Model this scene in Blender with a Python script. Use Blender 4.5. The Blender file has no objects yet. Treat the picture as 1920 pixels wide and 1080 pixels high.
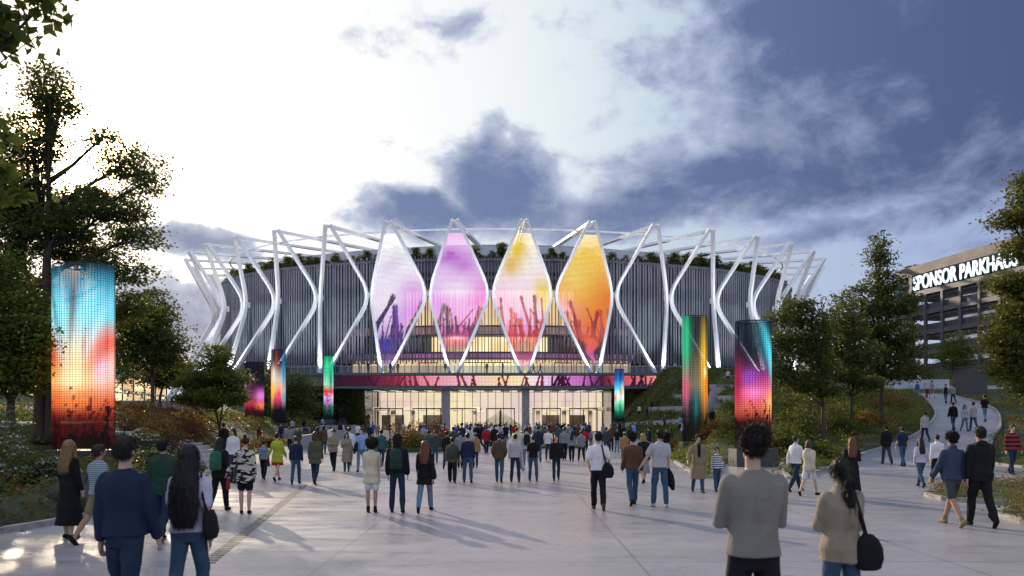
import bpy, math, random
import numpy as np
from mathutils import Vector, Matrix

# ============================================================ camera, sky, sun, exposure
SC = bpy.context.scene
COL = SC.collection
F = 1400.0            # focal length in photo pixels (1920 wide)
HOR = 788.0           # row of the horizon in the photo
EYE = 2.05
cam_d = bpy.data.cameras.new("camera"); cam = bpy.data.objects.new("camera", cam_d); COL.objects.link(cam)
cam.location = (0, 0, EYE); cam.rotation_euler = (math.radians(90), 0, 0)
cam_d.sensor_width = 36.0; cam_d.lens = 36.0 * F / 1920.0
cam_d.shift_y = (HOR - 540.0) / 1920.0
cam_d.clip_start = 0.1; cam_d.clip_end = 5000
cam_d.dof.use_dof = True; cam_d.dof.focus_distance = 45.0; cam_d.dof.aperture_fstop = 2.0
SC.camera = cam
SC.render.resolution_x, SC.render.resolution_y = 1024, 576
SC.view_settings.view_transform = 'Standard'; SC.view_settings.look = 'None'
SC.view_settings.gamma = 1.0; SC.view_settings.exposure = 0.0
SC.cycles.use_denoising = True
SC.cycles.sample_clamp_indirect = 5.0
SC.cycles.max_bounces = 6; SC.cycles.transparent_max_bounces = 24
SC.cycles.diffuse_bounces = 3; SC.cycles.glossy_bounces = 3; SC.cycles.transmission_bounces = 4
SC.cycles.caustics_reflective = False; SC.cycles.caustics_refractive = False

SUN_EL = math.radians(17.7); SUN_AZ = math.radians(-30.4)      # azimuth from +Y towards +X
sdir = Vector((math.sin(SUN_AZ) * math.cos(SUN_EL), math.cos(SUN_AZ) * math.cos(SUN_EL), math.sin(SUN_EL)))
sun_d = bpy.data.lights.new("sun", 'SUN'); sun_d.energy = 5.0; sun_d.angle = math.radians(0.6)
sun_d.color = (1.0, 0.80, 0.58)
sun = bpy.data.objects.new("sun", sun_d); COL.objects.link(sun)
sun.rotation_euler = sdir.to_track_quat('Z', 'Y').to_euler(); sun.location = sdir * 300

def lin(c):
    return tuple((v / 255 / 12.92) if v / 255 <= 0.04045 else ((v / 255 + 0.055) / 1.055) ** 2.4 for v in c)

class N:
    """small helper for node trees"""
    def __init__(s, tree): s.t = tree; s.n = tree.nodes; s.l = tree.links
    def new(s, typ, **kw):
        nd = s.n.new(typ)
        for k, v in kw.items(): setattr(nd, k, v)
        return nd
    def put(s, sock, v):
        if hasattr(v, 'links') or isinstance(v, bpy.types.NodeSocket): s.l.new(v, sock)
        else: sock.default_value = v
    def math(s, op, a, b=None, c=None, clamp=False):
        m = s.new('ShaderNodeMath', operation=op); m.use_clamp = clamp
        s.put(m.inputs[0], a)
        if b is not None: s.put(m.inputs[1], b)
        if c is not None: s.put(m.inputs[2], c)
        return m.outputs[0]
    def vmath(s, op, a, b=None, out=0):
        m = s.new('ShaderNodeVectorMath', operation=op)
        s.put(m.inputs[0], a)
        if b is not None: s.put(m.inputs[1], b)
        return m.outputs[out]
    def mix(s, f, a, b, blend='MIX'):
        m = s.new('ShaderNodeMix', data_type='RGBA', blend_type=blend)
        s.put(m.inputs[0], f)
        s.put(m.inputs[6], a if not isinstance(a, tuple) else (*a[:3], 1))
        s.put(m.inputs[7], b if not isinstance(b, tuple) else (*b[:3], 1))
        return m.outputs[2]
    def ramp(s, v, a, b, c=0.0, d=1.0, smooth=True):
        m = s.new('ShaderNodeMapRange'); m.interpolation_type = 'SMOOTHSTEP' if smooth else 'LINEAR'
        s.put(m.inputs[0], v)
        for i, q in zip((1, 2, 3, 4), (a, b, c, d)): m.inputs[i].default_value = q
        return m.outputs[0]
    def noise(s, vec, scale, detail=4, rough=0.55, dist=0.0, dim='3D'):
        m = s.new('ShaderNodeTexNoise', noise_dimensions=dim)
        if vec is not None: s.put(m.inputs['Vector'], vec)
        m.inputs['Scale'].default_value = scale; m.inputs['Detail'].default_value = detail
        m.inputs['Roughness'].default_value = rough; m.inputs['Distortion'].default_value = dist
        return m

def build_world():
    w = bpy.data.worlds.new("World"); SC.world = w; w.use_nodes = True
    t = N(w.node_tree); t.n.clear()
    out = t.new('ShaderNodeOutputWorld')
    d = t.vmath('NORMALIZE', t.new('ShaderNodeTexCoord').outputs['Generated'])
    sky = t.new('ShaderNodeTexSky', sky_type='NISHITA'); sky.sun_disc = False
    sky.sun_elevation = SUN_EL; sky.sun_rotation = SUN_AZ
    sky.air_density = 1.2; sky.dust_density = 1.5; sky.ozone_density = 2.0
    # ---- pale veil of high cloud, brightest round the sun, bluer away from it
    sd = t.vmath('DOT_PRODUCT', d, tuple(sdir), out=1)
    veil = t.mix(t.ramp(sd, 0.45, 0.90), lin((160, 182, 232)), lin((224, 243, 250)))
    veil = t.mix(t.ramp(sd, 0.74, 0.985), veil, (1.20, 1.19, 1.18))
    sep = t.new('ShaderNodeSeparateXYZ'); t.put(sep.inputs[0], d)
    low = t.ramp(sep.outputs[2], 0.02, 0.36, 1.0, 0.0)
    veil = t.mix(t.math('MULTIPLY', low, 0.55), veil, lin((208, 216, 232)))
    veil = t.mix(t.ramp(sd, 0.955, 1.0), veil, (3.0, 2.6, 2.1))
    veil = t.mix(t.ramp(sd, 0.9978, 0.9998), veil, (26.0, 19.0, 10.0))
    # ---- clouds: soft masses at their directions broken up by noise
    warp = t.noise(d, 3.2, 5, 0.55)
    wv = t.vmath('SCALE', t.vmath('SUBTRACT', warp.outputs[1], (0.5, 0.5, 0.5)), None)
    wv.node.inputs[3].default_value = 0.13
    dw = t.vmath('ADD', d, wv)
    def dirn(px, py):
        return Vector(((px - 960) / F, 1, (HOR - py) / F)).normalized()
    total = None
    B = [(1820, 40, 430, 190, 1.3), (1540, 330, 400, 80, 1.15), (1800, 230, 350, 130, 1.2), (1400, 180, 170, 120, 0.8), (935, 355, 120, 75, 1.15), (930, 290, 45, 50, 0.8), (980, 400, 120, 36, 0.9),
         (760, 405, 130, 36, 1.1), (1230, 385, 190, 52, 1.05), (735, 112, 95, 26, 0.40), (850, 70, 70, 24, .34), (375, 462, 100, 34, 1.05),
         (340, 620, 190, 85, 1.1), (1180, 320, 80, 30, .6), (1150, 225, 40, 26, .5), (1320, 110, 150, 80, .6), (715, 290, 50, 18, .5),
         (1640, 430, 220, 36, .8), (1090, 430, 200, 28, .8), (1990, 440, 200, 70, .6), (1130, 20, 130, 30, .45), (60, 640, 200, 60, .8)]
    for px, py, sx, sy, wt in B:
        c = dirn(px, py)
        v = t.vmath('SUBTRACT', dw, tuple(c))
        v = t.vmath('DIVIDE', v, (sx / F * 1.2, 0.45, sy / F * 1.25))
        g = t.math('MULTIPLY', t.ramp(t.vmath('LENGTH', v, out=1), 1.5, 0.0), wt)
        total = g if total is None else t.math('MAXIMUM', total, g)
    # sky behind and beside the camera: scattered cloud
    back = t.ramp(sep.outputs[1], 0.55, 0.0, 0.0, 0.30)
    total = t.math('MAXIMUM', total, back)
    veil = t.mix(t.ramp(sep.outputs[1], 0.45, -0.1, 0.0, 1.0), veil, (0.88, 0.96, 1.15))
    st = t.vmath('MULTIPLY', d, (1.0, 1.0, 1.5))
    n1 = t.noise(st, 6.5, 10, 0.62, 0.2)
    n3 = t.noise(t.vmath('MULTIPLY', d, (1.0, 1.0, 1.5)), 19.0, 6, 0.6, 0.3)
    dens = t.math('ADD', total, t.math('MULTIPLY', t.math('ADD', t.math('SUBTRACT', n1.outputs[0], 0.5), t.math('MULTIPLY', t.math('SUBTRACT', n3.outputs[0], 0.5), 0.45)), 1.75))
    fac = t.ramp(dens, 0.20, 0.56)
    core = t.ramp(dens, 0.30, 1.05)
    n2 = t.noise(st, 4.2, 8, 0.62, 0.3)
    edge_c = t.mix(t.ramp(sd, 0.5, 0.97), lin((168, 182, 224)), lin((212, 222, 242)))
    core_c = t.mix(t.ramp(sd, 0.45, 0.93), lin((82, 97, 142)), lin((112, 131, 176)))
    core_c = t.mix(t.ramp(n2.outputs[0], 0.48, 0.66), core_c, lin((148, 160, 192)))
    cl = t.mix(core, edge_c, core_c)
    bgc = t.new('ShaderNodeBackground'); t.put(bgc.inputs[0], t.mix(fac, veil, cl)); bgc.inputs[1].default_value = 0.93
    bgs = t.new('ShaderNodeBackground'); t.put(bgs.inputs[0], sky.outputs[0]); bgs.inputs[1].default_value = 0.05
    mx = t.new('ShaderNodeMixShader'); mx.inputs[0].default_value = 0.90
    t.l.new(bgs.outputs[0], mx.inputs[1]); t.l.new(bgc.outputs[0], mx.inputs[2])
    t.l.new(mx.outputs[0], out.inputs[0])
build_world()

# ============================================================ helpers
rnd = random.Random(7)
nrs = np.random.RandomState(11)

def tag(o, label=None, cat=None, group=None, kind=None):
    if label: o['label'] = label
    if cat: o['category'] = cat
    if group: o['group'] = group
    if kind: o['kind'] = kind
    return o

def empty(name, loc=(0, 0, 0), rz=0.0):
    o = bpy.data.objects.new(name, None); COL.objects.link(o)
    o.location = loc; o.rotation_euler = (0, 0, rz); o.empty_display_size = 0.2
    return o

class MB:
    """mesh buffer: boxes, bars, lofts and sheets collected into ONE mesh"""
    def __init__(s): s.v = []; s.f = []; s.n = 0
    def add(s, v, f):
        s.v.append(np.asarray(v, dtype=float).reshape(-1, 3)); s.f += [tuple(i + s.n for i in q) for q in f]; s.n += len(s.v[-1])
        return s
    def box(s, a, b):
        x0, y0, z0 = a; x1, y1, z1 = b
        v = [(x0, y0, z0), (x1, y0, z0), (x1, y1, z0), (x0, y1, z0), (x0, y0, z1), (x1, y0, z1), (x1, y1, z1), (x0, y1, z1)]
        return s.add(v, [(0, 3, 2, 1), (4, 5, 6, 7), (0, 1, 5, 4), (1, 2, 6, 5), (2, 3, 7, 6), (3, 0, 4, 7)])
    def hexa(s, v8):
        return s.add(v8, [(0, 3, 2, 1), (4, 5, 6, 7), (0, 1, 5, 4), (1, 2, 6, 5), (2, 3, 7, 6), (3, 0, 4, 7)])
    def sweep(s, pts, A, B, wa, wb, cap=True):
        """rectangular section swept on pts; A, B = section axes per point"""
        P = np.asarray(pts, float); n = len(P); A = np.asarray(A, float); B = np.asarray(B, float)
        if A.ndim == 1: A = np.tile(A, (n, 1))
        if B.ndim == 1: B = np.tile(B, (n, 1))
        v = []
        for i in range(n):
            a = A[i] * wa / 2; b = B[i] * wb / 2
            v += [P[i] - a - b, P[i] + a - b, P[i] + a + b, P[i] - a + b]
        f = []
        for i in range(n - 1):
            for k in range(4):
                q = (k + 1) % 4
                f.append((4 * i + k, 4 * i + q, 4 * i + 4 + q, 4 * i + 4 + k))
        if cap: f += [(3, 2, 1, 0), (4 * n - 4, 4 * n - 3, 4 * n - 2, 4 * n - 1)]
        return s.add(v, f)
    def bar(s, p, q, w, h=None):
        p = Vector(p); q = Vector(q); d = (q - p).normalized()
        up = Vector((0, 0, 1)) if abs(d.z) < 0.95 else Vector((0, 1, 0))
        a = d.cross(up).normalized(); b = a.cross(d)
        return s.sweep([p, q], a, b, w, h or w)
    def tube(s, pts, rad, seg=8, cap=True):
        P = [Vector(p) for p in pts]; n = len(P); v = []
        if not hasattr(rad, '__len__'): rad = [rad] * n
        ref = Vector((0.13, 0.27, 0.95)).normalized()
        for i in range(n):
            d = (P[min(i + 1, n - 1)] - P[max(i - 1, 0)])
            d = d.normalized() if d.length > 1e-9 else Vector((0, 0, 1))
            if abs(d.dot(ref)) > 0.9: r2 = Vector((0.95, 0.2, 0.1)).normalized()
            else: r2 = ref
            a = d.cross(r2).normalized(); b = d.cross(a)
            for k in range(seg):
                t = 2 * math.pi * k / seg
                v.append(P[i] + a * (math.cos(t) * rad[i]) + b * (math.sin(t) * rad[i]))
        f = []
        for i in range(n - 1):
            for k in range(seg):
                q = (k + 1) % seg
                f.append((seg * i + k, seg * i + q, seg * i + seg + q, seg * i + seg + k))
        if cap: f += [tuple(range(seg - 1, -1, -1)), tuple(range(seg * (n - 1), seg * n))]
        return s.add(v, f)
    def mesh(s, name):
        me = bpy.data.meshes.new(name)
        V = np.concatenate(s.v) if s.v else np.zeros((0, 3))
        me.from_pydata(V.tolist(), [], s.f); me.update()
        return me
    def build(s, name, m, parent=None, smooth=False):
        me = s.mesh(name); o = bpy.data.objects.new(name, me); COL.objects.link(o)
        if m: me.materials.append(m)
        if smooth: me.polygons.foreach_set('use_smooth', [True] * len(me.polygons))
        if parent is not None: o.parent = parent
        return o

def bmesh_fix(o):
    import bmesh
    bm = bmesh.new(); bm.from_mesh(o.data); bmesh.ops.recalc_face_normals(bm, faces=bm.faces); bm.to_mesh(o.data); bm.free()

# ------------------------------------------------------------ materials
MATS = {}
def mat(name, rgb, rough=0.6, metal=0.0, var=0.12, scale=3.0, bump=0.0, bscale=20.0, spec=0.5, sheen=0.0, srgb=False, coord='Object'):
    if name in MATS: return MATS[name]
    if srgb: rgb = lin(rgb)
    m = bpy.data.materials.new(name); m.use_nodes = True; t = N(m.node_tree)
    p = t.n['Principled BSDF']
    tc = t.new('ShaderNodeTexCoord').outputs[coord]
    if var > 0:
        n = t.noise(tc, scale, 5, 0.6)
        a = tuple(c * (1 - var) for c in rgb); b = tuple(min(1, c * (1 + var)) for c in rgb)
        t.put(p.inputs['Base Color'], t.mix(t.ramp(n.outputs[0], 0.3, 0.7), a, b))
        t.put(p.inputs['Roughness'], t.ramp(n.outputs[0], 0.2, 0.8, max(rough - 0.08, 0.03), min(rough + 0.08, 1)))
    else:
        p.inputs['Base Color'].default_value = (*rgb, 1); p.inputs['Roughness'].default_value = rough
    p.inputs['Metallic'].default_value = metal; p.inputs['Specular IOR Level'].default_value = spec
    if sheen: p.inputs['Sheen Weight'].default_value = sheen
    if bump:
        b = t.new('ShaderNodeBump'); b.inputs['Strength'].default_value = bump; b.inputs['Distance'].default_value = 0.02
        t.put(b.inputs['Height'], t.noise(tc, bscale, 6, 0.65).outputs[0]); t.l.new(b.outputs[0], p.inputs['Normal'])
    MATS[name] = m
    return m

def emat(name, rgb, strength, var=0.0, scale=0.5, rgb2=None):
    if name in MATS: return MATS[name]
    m = bpy.data.materials.new(name); m.use_nodes = True; t = N(m.node_tree); t.n.clear()
    o = t.new('ShaderNodeOutputMaterial'); e = t.new('ShaderNodeEmission'); e.inputs[1].default_value = strength
    if rgb2 is not None:
        n = t.noise(t.new('ShaderNodeTexCoord').outputs['Object'], scale, 3, 0.5)
        t.put(e.inputs[0], t.mix(t.ramp(n.outputs[0], 0.35, 0.65), rgb, rgb2))
    else: e.inputs[0].default_value = (*rgb, 1)
    t.l.new(e.outputs[0], o.inputs[0]); MATS[name] = m
    return m

def glass_mat(name, tint=(0.8, 0.85, 0.9), amount=0.75, rough=0.02):
    if name in MATS: return MATS[name]
    m = bpy.data.materials.new(name); m.use_nodes = True; t = N(m.node_tree); t.n.clear()
    o = t.new('ShaderNodeOutputMaterial'); tr = t.new('ShaderNodeBsdfTransparent'); tr.inputs[0].default_value = (*tint, 1)
    g = t.new('ShaderNodeBsdfGlossy'); g.inputs['Roughness'].default_value = rough; g.inputs[0].default_value = (0.9, 0.93, 1, 1)
    lw = t.new('ShaderNodeFresnel'); lw.inputs[0].default_value = 1.5
    f = t.math('ADD', t.math('MULTIPLY', lw.outputs[0], 0.9), 1 - amount - 0.2 if amount < 0.8 else 0.0, clamp=True)
    mx = t.new('ShaderNodeMixShader'); t.put(mx.inputs[0], f); t.l.new(tr.outputs[0], mx.inputs[1]); t.l.new(g.outputs[0], mx.inputs[2])
    t.l.new(mx.outputs[0], o.inputs[0]); MATS[name] = m
    return m

def leaf_mat(name, cols, trans=0.35, spec=0.3):
    """leaves: colour per leaf from the 'rnd' attribute, some light through them"""
    if name in MATS: return MATS[name]
    m = bpy.data.materials.new(name); m.use_nodes = True; t = N(m.node_tree); t.n.clear()
    o = t.new('ShaderNodeOutputMaterial')
    at = t.new('ShaderNodeAttribute', attribute_name='rnd')
    cr = t.new('ShaderNodeValToRGB'); cr.color_ramp.interpolation = 'LINEAR'
    while len(cr.color_ramp.elements) < len(cols): cr.color_ramp.elements.new(0.5)
    for i, c in enumerate(cols):
        cr.color_ramp.elements[i].position = i / (len(cols) - 1); cr.color_ramp.elements[i].color = (*c, 1)
    t.put(cr.inputs[0], at.outputs['Fac'])
    p = t.new('ShaderNodeBsdfPrincipled'); t.put(p.inputs['Base Color'], cr.outputs[0]); p.inputs['Roughness'].default_value = 0.5
    p.inputs['Specular IOR Level'].default_value = spec
    tl = t.new('ShaderNodeBsdfTranslucent'); t.put(tl.inputs[0], t.mix(0.35, cr.outputs[0], (0.30, 0.26, 0.03)))
    mx = t.new('ShaderNodeMixShader'); mx.inputs[0].default_value = trans
    t.l.new(p.outputs[0], mx.inputs[1]); t.l.new(tl.outputs[0], mx.inputs[2]); t.l.new(mx.outputs[0], o.inputs[0])
    MATS[name] = m
    return m

def leaves_object(name, P, size, m, parent=None, flat=0.45, aspect=0.62, tint=None, seed=1):
    """P (n,3): leaf centres. each leaf = a folded rhombus of two triangles"""
    rs = np.random.RandomState(seed); n = len(P)
    d = rs.normal(size=(n, 3)); d[:, 2] *= 0.6; d /= np.linalg.norm(d, axis=1)[:, None]
    u = rs.normal(size=(n, 3)); u[:, 2] += 1.2 / max(flat, .05) * 0.5
    s_ = np.cross(d, u); s_ /= (np.linalg.norm(s_, axis=1)[:, None] + 1e-9)
    nn = np.cross(s_, d)
    L = size * rs.uniform(0.65, 1.35, n)[:, None]
    a = P - d * L * .5; b = P + s_ * L * aspect * .5 + nn * L * .10; c = P + d * L * .5; e = P - s_ * L * aspect * .5 + nn * L * .10
    V = np.stack([a, b, c, e], 1).reshape(-1, 3)
    me = bpy.data.meshes.new(name)
    me.vertices.add(4 * n); me.vertices.foreach_set('co', V.ravel())
    me.loops.add(6 * n); me.polygons.add(2 * n)
    base = (np.arange(n) * 4)[:, None]
    idx = (base + np.array([0, 1, 2, 0, 2, 3])[None]).ravel()
    me.loops.foreach_set('vertex_index', idx)
    me.polygons.foreach_set('loop_start', np.arange(2 * n) * 3)
    try: me.polygons.foreach_set('loop_total', np.full(2 * n, 3))
    except Exception: pass
    at = me.attributes.new('rnd', 'FLOAT', 'POINT')
    val = rs.uniform(0, 1, n) if tint is None else np.clip(tint + rs.uniform(-.22, .22, n), 0, 1)
    at.data.foreach_set('value', np.repeat(val, 4))
    me.update(calc_edges=True); me.validate()
    me.materials.append(m)
    o = bpy.data.objects.new(name, me); COL.objects.link(o)
    if parent is not None: o.parent = parent
    return o

# ------------------------------------------------------------ terrain
def sstep(a, b, x):
    t = np.clip((x - a) / (b - a), 0, 1); return t * t * (3 - 2 * t)
def XL(Y): return np.interp(Y, [-40, 5, 13, 16, 21, 34, 40, 60, 80, 110, 140, 400], [-12, -11, -9.4, -8.8, -9.6, -14.2, -15.4, -20, -22, -26, -30, -40])
def XR(Y): return np.interp(Y, [-40, 20, 30, 40, 46, 60, 100, 130, 400], [40, 30, 10.5, 9.2, 10.5, 12.5, 14.6, 16.6, 30])
def height(X, Y):
    X = np.asarray(X, float); Y = np.asarray(Y, float)
    ramp = 0.118 * np.maximum(0, Y - 33.5) ** 1.0
    ramp = np.where(Y < 33.5, 0, ramp * sstep(33.5, 38, Y))
    ramp = np.minimum(ramp, 9.4 + 0.02 * np.maximum(Y - 115, 0))
    side = (0.62 + 0.6 * sstep(75, 98, Y)) * np.maximum(0, X - XR(Y) - 0.3)
    hr = np.minimum(ramp, side)
    hl = np.minimum(np.clip((XL(Y) - X - 0.6) * 0.45, 0, 1.9), 0.35 + 1.55 * sstep(32.5, 35, Y))
    hl = hl + np.clip((XL(Y) - X - 8) * 0.12, 0, 3.5) * sstep(45, 90, Y)
    return np.where(X > 0, hr, hl)
def hz(x, y): return float(height(x, y))
def ray(px, py, ymax=400.0):
    """the ground point seen at a photo pixel"""
    dx = (px - 960) / F; dz = (HOR - py) / F
    Y = 3.0
    while Y < ymax:
        if EYE + dz * Y <= hz(dx * Y, Y): break
        Y += 0.25
    return Vector((dx * Y, Y, hz(dx * Y, Y)))
def PT(px, py, Y): return Vector(((px - 960) / F * Y, Y, EYE + (HOR - py) / F * Y))

# ============================================================ ground, plaza, path
def plaza_mat(name, base, scl=1.0, rough=0.34):
    m = bpy.data.materials.new(name); m.use_nodes = True; t = N(m.node_tree); p = t.n['Principled BSDF']
    tc = t.new('ShaderNodeTexCoord').outputs['Object']
    st = t.vmath('MULTIPLY', tc, (0.35, 1.0, 1.0))
    n1 = t.noise(tc, 0.22 * scl, 5, 0.6, 0.4); n2 = t.noise(tc, 38, 3, 0.6); n3 = t.noise(st, 2.2, 6, 0.65, 0.6)
    c = t.mix(t.ramp(n1.outputs[0], 0.3, 0.7), tuple(v * 0.80 for v in base), tuple(v * 1.15 for v in base))
    n5 = t.noise(tc, 0.9, 8, 0.7, 1.2)
    c = t.mix(t.math('MULTIPLY', t.ramp(n5.outputs[0], 0.5, 0.72), 0.30), c, tuple(v * 0.62 for v in base))
    c = t.mix(t.math('MULTIPLY', t.ramp(n3.outputs[0], 0.42, 0.75), 0.35), c, tuple(v * 0.72 for v in base))
    c = t.mix(t.math('MULTIPLY', t.ramp(n2.outputs[0], 0.35, 0.7), 0.16), c, tuple(v * 0.45 for v in base))
    # expansion joints of the slabs and hairline cracks
    sp = t.new('ShaderNodeSeparateXYZ'); t.put(sp.inputs[0], tc)
    j = None
    for ax, w in ((0, 4.5), (1, 4.5)):
        fr = t.math('FRACT', t.math('MULTIPLY', t.math('ADD', sp.outputs[ax], 200.7), 1 / w))
        l = t.math('LESS_THAN', fr, 0.022 / w * 1.6)
        j = l if j is None else t.math('MAXIMUM', j, l)
    vr = t.new('ShaderNodeTexVoronoi', feature='DISTANCE_TO_EDGE'); vr.inputs['Scale'].default_value = 0.17
    t.put(vr.inputs['Vector'], t.vmath('ADD', tc, t.vmath('SCALE', n3.outputs[1], None)))
    cr = t.math('MULTIPLY', t.math('LESS_THAN', vr.outputs['Distance'], 0.0016), t.ramp(n1.outputs[0], 0.5, 0.62))
    j = t.math('MAXIMUM', t.math('MULTIPLY', j, 0.6), t.math('MULTIPLY', cr, 0.5))
    c = t.mix(j, c, tuple(v * 0.35 for v in base))
    # little dark stains (gum, drips)
    v2 = t.new('ShaderNodeTexVoronoi'); v2.inputs['Scale'].default_value = 1.3; t.put(v2.inputs['Vector'], tc)
    sp2 = t.math('MULTIPLY', t.math('LESS_THAN', v2.outputs['Distance'], 0.035), 0.5)
    c = t.mix(sp2, c, tuple(v * 0.3 for v in base))
    t.put(p.inputs['Base Color'], c)
    r = t.ramp(n3.outputs[0], 0.3, 0.75, rough - 0.10, rough + 0.16)
    t.put(p.inputs['Roughness'], r); p.inputs['Specular IOR Level'].default_value = 0.5
    b = t.new('ShaderNodeBump'); b.inputs['Strength'].default_value = 0.35; b.inputs['Distance'].default_value = 0.006
    t.put(b.inputs['Height'], t.math('ADD', n2.outputs[0], t.math('MULTIPLY', n3.outputs[0], 1.5))); t.l.new(b.outputs[0], p.inputs['Normal'])
    return m
M_PLAZA = plaza_mat('plaza_concrete', (0.30, 0.292, 0.312))
M_PATH = plaza_mat('path_concrete', (0.27, 0.28, 0.31), rough=0.5)
M_SOIL = mat('soil_and_turf', (0.035, 0.05, 0.018), 0.95, var=0.5, scale=1.2, bump=0.5, bscale=8)
M_KERB = mat('kerb_stone', (0.27, 0.26, 0.25), 0.7, var=0.25, scale=4, bump=0.2)
M_CONC = mat('grey_concrete', (0.26, 0.265, 0.28), 0.75, var=0.15, scale=1.5, bump=0.15)
M_DARKCONC = mat('dark_concrete', (0.045, 0.048, 0.055), 0.6, var=0.2, scale=2.0, bump=0.1)

LEFTE = [(1160, 868), (1258, 862), (1292, 884), (1318, 897), (1345, 892), (1355, 870), (1467, 871), (1472, 884), (1485, 900), (1541, 884), (1612, 856), (1647, 845), (1717, 816), (1752, 785), (1749, 763), (1724, 739), (1689, 725)]
RIGHTE = [(2060, 905), (1920, 878), (1862, 871), (1856, 845), (1862, 818), (1875, 798), (1868, 772), (1837, 756), (1791, 743), (1796, 732)]
PLE = [ray(*p) for p in LEFTE]; PRE = [ray(*p) for p in RIGHTE]

def resample(P, n):
    P = [Vector(p) for p in P]; L = [0]
    for a, b in zip(P[:-1], P[1:]): L.append(L[-1] + (b - a).length)
    out = []
    for i in range(n):
        s = L[-1] * i / (n - 1); k = max(j for j in range(len(L)) if L[j] <= s + 1e-9); k = min(k, len(P) - 2)
        t = (s - L[k]) / max(L[k + 1] - L[k], 1e-9)
        # catmull-rom
        p0 = P[max(k - 1, 0)]; p1 = P[k]; p2 = P[k + 1]; p3 = P[min(k + 2, len(P) - 1)]
        out.append(0.5 * ((2 * p1) + (-p0 + p2) * t + (2 * p0 - 5 * p1 + 4 * p2 - p3) * t * t + (-p0 + 3 * p1 - 3 * p2 + p3) * t ** 3))
    return out

def tri_fill(pts2, z, name, m, thick=None):
    """flat sheet bounded by a polygon"""
    import bmesh
    bm = bmesh.new(); vs = [bm.verts.new((p[0], p[1], z)) for p in pts2]
    bm.faces.new(vs); bmesh.ops.triangulate(bm, faces=bm.faces[:])
    bmesh.ops.recalc_face_normals(bm, faces=bm.faces)
    if bm.faces and sum(f.normal.z for f in bm.faces) < 0: bmesh.ops.reverse_faces(bm, faces=bm.faces)
    me = bpy.data.meshes.new(name); bm.to_mesh(me); bm.free(); me.materials.append(m)
    o = bpy.data.objects.new(name, me); COL.objects.link(o); return o

# plaza outline (flat part), world metres
left_edge = [(-14, -12), (-12.2, 5), (-10.2, 11), (-9.4, 13.2), (-8.9, 16), (-9.3, 20), (-10.5, 25), (-12.6, 31), (-14.3, 34)]
plaza_poly = left_edge + [(-14.6, 34), (-15.8, 40), (-16.5, 43), (-18.5, 52), (-19.8, 60), (-21.8, 80), (-24.5, 100), (-26.5, 124.6), (18.5, 124.6)]
plaza_poly += [(15.2, 108), (14.5, 98), (13.8, 80), (12.2, 60), (10.2, 46), (9.0, 41)]
flat_left = [(p.x, p.y) for p in PLE[1:10]]
plaza_poly += [p for p in flat_left]
i0 = len(plaza_poly)
pathfoot_l = PLE[10]      # where the path starts to climb
plaza_poly += [(PLE[9].x + .4, 33.3), (PRE[1].x, 33.3), (PRE[1].x + .1, PRE[1].y - .3), (45, 31), (60, 20), (60, -12)]

def in_poly(X, Y, poly):
    inside = np.zeros(X.shape, bool); n = len(poly)
    for i in range(n):
        x0, y0 = poly[i]; x1, y1 = poly[(i + 1) % n]
        if y0 == y1: continue
        c = ((y0 > Y) != (y1 > Y)) & (X < (x1 - x0) * (Y - y0) / (y1 - y0) + x0)
        inside ^= c
    return inside
Lr = resample(PLE[9:], 60); Rr = resample(PRE[1:], 60)
path_poly = [(p.x, p.y) for p in Lr] + [(p.x, p.y) for p in reversed(Rr)]

xs = np.concatenate([np.linspace(-420, -60, 30)[:-1], np.linspace(-60, -20, 60)[:-1], np.linspace(-20, 50, 176)[:-1], np.linspace(50, 90, 50)[:-1], np.linspace(90, 420, 28)])
ys = np.concatenate([np.linspace(-40, 5, 16)[:-1], np.linspace(5, 75, 186)[:-1], np.linspace(75, 140, 80)[:-1], np.linspace(140, 900, 40)])
GX, GY = np.meshgrid(xs, ys)
GZ = height(GX, GY)
ins = in_poly(GX, GY, plaza_poly) | in_poly(GX, GY, path_poly)
lo = ins.copy()
for dx, dy in ((1, 0), (-1, 0), (0, 1), (0, -1)):
    lo |= np.roll(ins, (dx, dy), (0, 1))
bumpy = 0.05 * np.sin(GX * 2.1 + GY * 1.3) * np.sin(GY * 1.9 - GX * .7)
GZ = np.where(lo, GZ - 0.16, GZ + 0.06 + np.where(GY < 140, bumpy, 0))
ny, nx = GX.shape
g = MB(); idx = np.arange(nx * ny).reshape(ny, nx)
g.v = [np.stack([GX, GY, GZ], -1).reshape(-1, 3)]; g.n = nx * ny
g.f = np.stack([idx[:-1, :-1], idx[:-1, 1:], idx[1:, 1:], idx[1:, :-1]], -1).reshape(-1, 4).tolist()
tag(g.build('ground', M_SOIL, smooth=True), kind='structure')
tag(tri_fill(plaza_poly, 0.0, 'plaza', M_PLAZA), kind='structure')
pm = MB(); v = []; K = 8
for a, b in zip(Lr, Rr):
    for k in range(K + 1):
        q = a.lerp(b, k / K); v.append((q.x, q.y, max(hz(q.x, q.y), 0) + 0.012))
pm.add(v, [((K + 1) * i + k, (K + 1) * i + k + 1, (K + 1) * (i + 1) + k + 1, (K + 1) * (i + 1) + k) for i in range(59) for k in range(K)])
for side_ in (Lr, Rr, [Lr[0], Rr[0]]):
    v = []
    for q in side_: zz_ = max(hz(q.x, q.y), 0) + 0.012; v += [(q.x, q.y, zz_), (q.x, q.y, zz_ - .5)]
    pm.add(v, [(2 * i, 2 * i + 2, 2 * i + 3, 2 * i + 1) for i in range(len(side_) - 1)])
o = pm.build('path', M_PATH, smooth=True); bmesh_fix(o); tag(o, kind='structure')
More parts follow.
